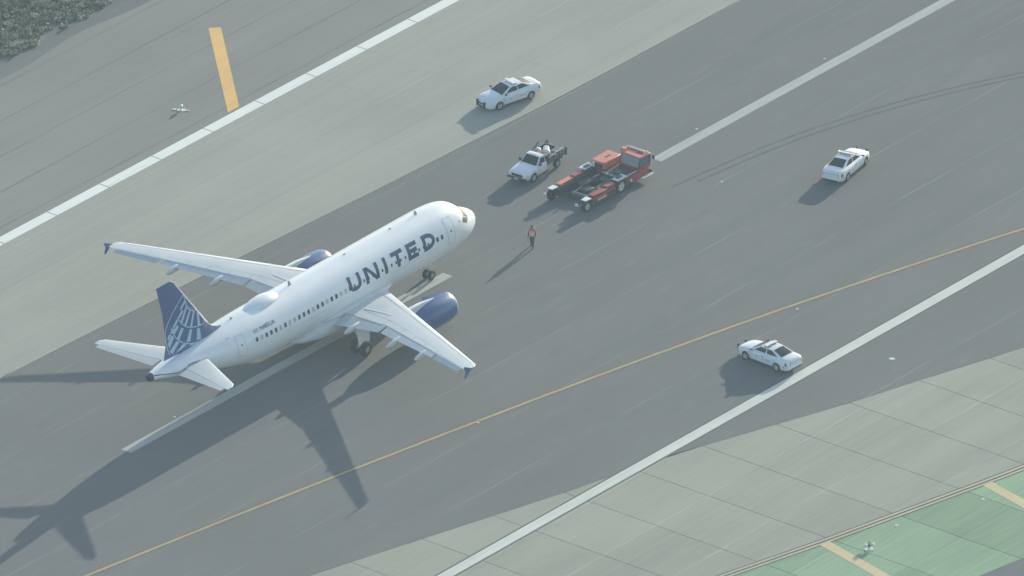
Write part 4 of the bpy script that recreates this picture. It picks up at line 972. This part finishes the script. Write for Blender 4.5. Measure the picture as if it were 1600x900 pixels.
# ------------------------------------------------------------------ ground crew member
def person(loc, rz, label):
    vs_ = []; es = []; rad = []
    def V(p, r): vs_.append(p); rad.append(r); return len(vs_)-1
    def chain(start, pts):
        i = start
        for p, r in pts:
            j = V(p, r); es.append((i, j)); i = j
        return i
    pel = V((0, 0, .95), .14)
    ch = chain(pel, [((.01, 0, 1.10), .135), ((.02, 0, 1.27), .15), ((.02, 0, 1.42), .13)])
    hd = chain(ch, [((.03, 0, 1.50), .06), ((.04, 0, 1.58), .075), ((.055, 0, 1.66), .10), ((.05, 0, 1.745), .07)])
    for s, fx, ax in ((1, .26, -.16), (-1, -.24, .20)):
        chain(pel, [((.02, s*.10, .86), .125), ((fx*.55+.04, s*.115, .50), .092), ((fx*.9, s*.12, .28), .078), ((fx, s*.12, .10), .060), ((fx+.10, s*.13, .055), .050), ((fx+.19, s*.135, .042), .038)])
        w = chain(ch, [((.02, s*.17, 1.41), .075), ((ax*.45, s*.22, 1.14), .052), ((ax+.06, s*.24, .92), .036), ((ax+.09, s*.245, .86), .030)])
        palm = chain(w, [((ax+.11, s*.245, .815), .032)])
        for k in range(4): chain(palm, [((ax+.115+.016*(k-1.5)*1.6, s*.25, .775), .012), ((ax+.12+.016*(k-1.5)*1.6, s*.24, .735-.008*(1.5-abs(k-1.5))), .010), ((ax+.125+.016*(k-1.5)*1.6, s*.225, .708), .009)])
        chain(w, [((ax+.13, s*.225, .835), .013), ((ax+.15, s*.215, .795), .011)])
    me = bpy.data.meshes.new('person'); me.from_pydata(vs_, es, [])
    o = bpy.data.objects.new('person', me); col.objects.link(o)
    o.modifiers.new('skin', 'SKIN'); sm = o.modifiers.new('sub', 'SUBSURF'); sm.levels = 2; sm.render_levels = 2
    sk_ = me.skin_vertices[0].data
    for i, r in enumerate(rad): sk_[i].radius = (r, r)
    sk_[0].use_root = True
    dg = bpy.context.evaluated_depsgraph_get(); me2 = bpy.data.meshes.new_from_object(o.evaluated_get(dg))
    o.modifiers.clear(); o.data = me2; me2.name = 'person'
    me2.materials.clear()
    for m in ('skin', 'sleeve', 'trouser', 'black_trim'): me2.materials.append(M[m])
    for p in me2.polygons:
        c = p.center
        if c.z > 1.50: p.material_index = 0
        elif c.z < .10: p.material_index = 3
        elif c.z < .98 and abs(c.y) < .19: p.material_index = 2
        elif c.z < .88: p.material_index = 0
        else: p.material_index = 1
    me2.shade_smooth()
    o.location = loc; o.rotation_euler = (0, 0, rz); tag(o, label, 'person')
    ves = MB(); rings = []
    for z, a, b in ((.92, .185, .20), (1.0, .18, .195), (1.12, .175, .195), (1.27, .185, .215), (1.38, .165, .215), (1.46, .11, .15)):
        rings.append([(.015+a*math.cos(2*math.pi*k/24), b*math.sin(2*math.pi*k/24), z) for k in range(24)])
    v = ves.loft(rings).build('vest', 'vest', o, smooth=60)
    tp_ = MB()
    for z in (1.04, 1.18):
        tp_.loft([[(.015+a*math.cos(2*math.pi*k/24), b*math.sin(2*math.pi*k/24), zz) for k in range(24)] for zz, a, b in ((z, .187, .208), (z+.055, .189, .212))], cap=False)
    for s in (-1, 1):
        tp_.add([(.205, s*.10-.03, 1.0), (.205, s*.10+.03, 1.0), (.195, s*.10+.03, 1.40), (.195, s*.10-.03, 1.40)], [(0, 1, 2, 3)])
        tp_.add([(-.175, s*.10-.03, 1.0), (-.175, s*.10+.03, 1.0), (-.17, s*.10+.03, 1.40), (-.17, s*.10-.03, 1.40)], [(0, 1, 2, 3)])
    tp_.build('reflective_tape', 'vest_tape', v)
    hm = MB(); rings = []
    for i in range(7):
        t = i/6*math.pi*.62; r = .112*math.sin(max(t, .08)); z = 1.675+.115*math.cos(t)
        rings.append([(.035-(.03 if i > 3 else 0)*(1 if math.cos(2*math.pi*k/16) > .3 else 0)+r*math.cos(2*math.pi*k/16)*.98, r*.9*math.sin(2*math.pi*k/16), z) for k in range(16)])
    hm.loft(rings).build('hair', 'hair', o, smooth=60)
    fa = MB(); fa.lathe([(-.03, .006), (0, .018), (.03, .006)], (.150, 0, 1.645), 'z', 8)
    for s in (-1, 1): fa.lathe([(-.03, .005), (0, .02), (.03, .012)], (.05, s*.098, 1.65), 'z', 8)
    fa.build('nose_and_ears', 'skin', o, smooth=60)
    ey_ = MB()
    for s in (-1, 1): ey_.box(.142, .150, s*.038-.014, s*.038+.014, 1.668, 1.680)
    ey_.box(.140, .146, -.025, .025, 1.597, 1.604)
    ey_.build('eyes_and_mouth', 'hair', o, smooth=0)
    return o
person((43.95, -1.98, 0), R(205), 'walking ground crew member in orange vest and dark trousers on the runway')

# ------------------------------------------------------------------ airfield lights
def inset_light(x, y, label, r=.15, group='lights set into the runway'):
    o = empty('inset_light', (x, y, .004)); tag(o, label, 'light', group)
    MB().lathe([(0, r*1.25), (.006, r*1.2), (.010, r*.9)], (0, 0, 0), 'z', 20).build('rim', 'grey_metal', o)
    MB().lathe([(.009, r*.8), (.016, r*.6), (.020, r*.3), (.021, .01)], (0, 0, 0), 'z', 20).build('lens', 'light_glass', o)
for x, y, lab in ((6.4, .80, 'small light set in the runway beside the stripe behind the tail'), (66.9, .95, 'small runway light beside the stripe past the tow tractor'), (82.2, .97, 'small runway light beside the far stripe near the frame top'),
                  (61.1, -6.12, 'small pale runway light on the seam between tractor and rear facing sedan'), (45.7, -34.2, 'bright small light on asphalt between edge line and concrete slabs'),
                  (47.9, -23.7, 'small light against the yellow taxi line, farther along'), (19.2, -17.1, 'small light against the yellow taxi line below the airliner')):
    inset_light(x, y, lab, .20 if 'bright' in lab else .10)
def edge_fixture(x, y, rz, label, twin=False):
    o = empty('edge_light', (x, y, .002), rz); tag(o, label, 'light', 'raised lights beside the pavement')
    MB().box(-.32, .32, -.22, .22, 0, .03).build('base_plate', 'fixture', o, bevel=.01)
    if twin:
        MB().lathe([(.03, .04), (.62, .035)], (0, 0, 0), 'z', 10).build('post', 'dark', o)
        MB().box(-.30, .30, -.05, .05, .26, .34).build('cross_arm', 'dark', o, smooth=0)
        for s in (-1, 1):
            MB().lathe([(-.02, .05), (.06, .15), (.16, .17), (.24, .12), (.28, .02)], (s*.26, 0, .20), 'z', 18).build('lamp', 'light_glass', o)
    else:
        MB().lathe([(.03, .10), (.06, .05), (.20, .05)], (0, 0, 0), 'z', 14).build('post', 'fixture', o)
        MB().lathe([(.20, .09), (.26, .15), (.36, .15), (.44, .08), (.46, .01)], (0, 0, 0), 'z', 18).build('lamp', 'light_glass', o)
        MB().box(.36, .62, -.22, -.02, .0, .05).build('cable_cover', 'stripe_pale', o, bevel=.01)
        MB().box(-.66, -.38, .02, .22, .0, .05).build('cable_cover', 'light_glass', o, bevel=.01)
edge_fixture(45.8, 33.2, R(-50), 'raised white edge light on the shoulder beside the yellow stripe')
edge_fixture(20.75, -51.85, R(-35), 'twin lamp fixture on a dark post on the green paint', True)
inset_light(24.9, -51.05, 'pale light in the green paint close under the double line', .14, 'lights set into the green paint')
inset_light(32.0, -53.35, 'pale light in the green paint close to the frame edge stripe', .14, 'lights set into the green paint')

# ------------------------------------------------------------------ haze
hz = MB().box(-4150, 4150, -4150, 4150, -1.2, 740).build('haze', 'white', None, smooth=0)
tag(hz, 'thin pale haze over the airfield', 'haze', None, 'stuff')
hm_ = bpy.data.materials.new('haze_air'); hm_.use_nodes = True
t = hm_.node_tree; t.nodes.clear()
pv = t.nodes.new('ShaderNodeVolumePrincipled'); pv.inputs['Color'].default_value = (0.67, 0.86, 1.0, 1); pv.inputs['Density'].default_value = 0.00007; pv.inputs['Anisotropy'].default_value = 0.0
ou = t.nodes.new('ShaderNodeOutputMaterial'); t.links.new(pv.outputs[0], ou.inputs['Volume'])
hz.data.materials.clear(); hz.data.materials.append(hm_)
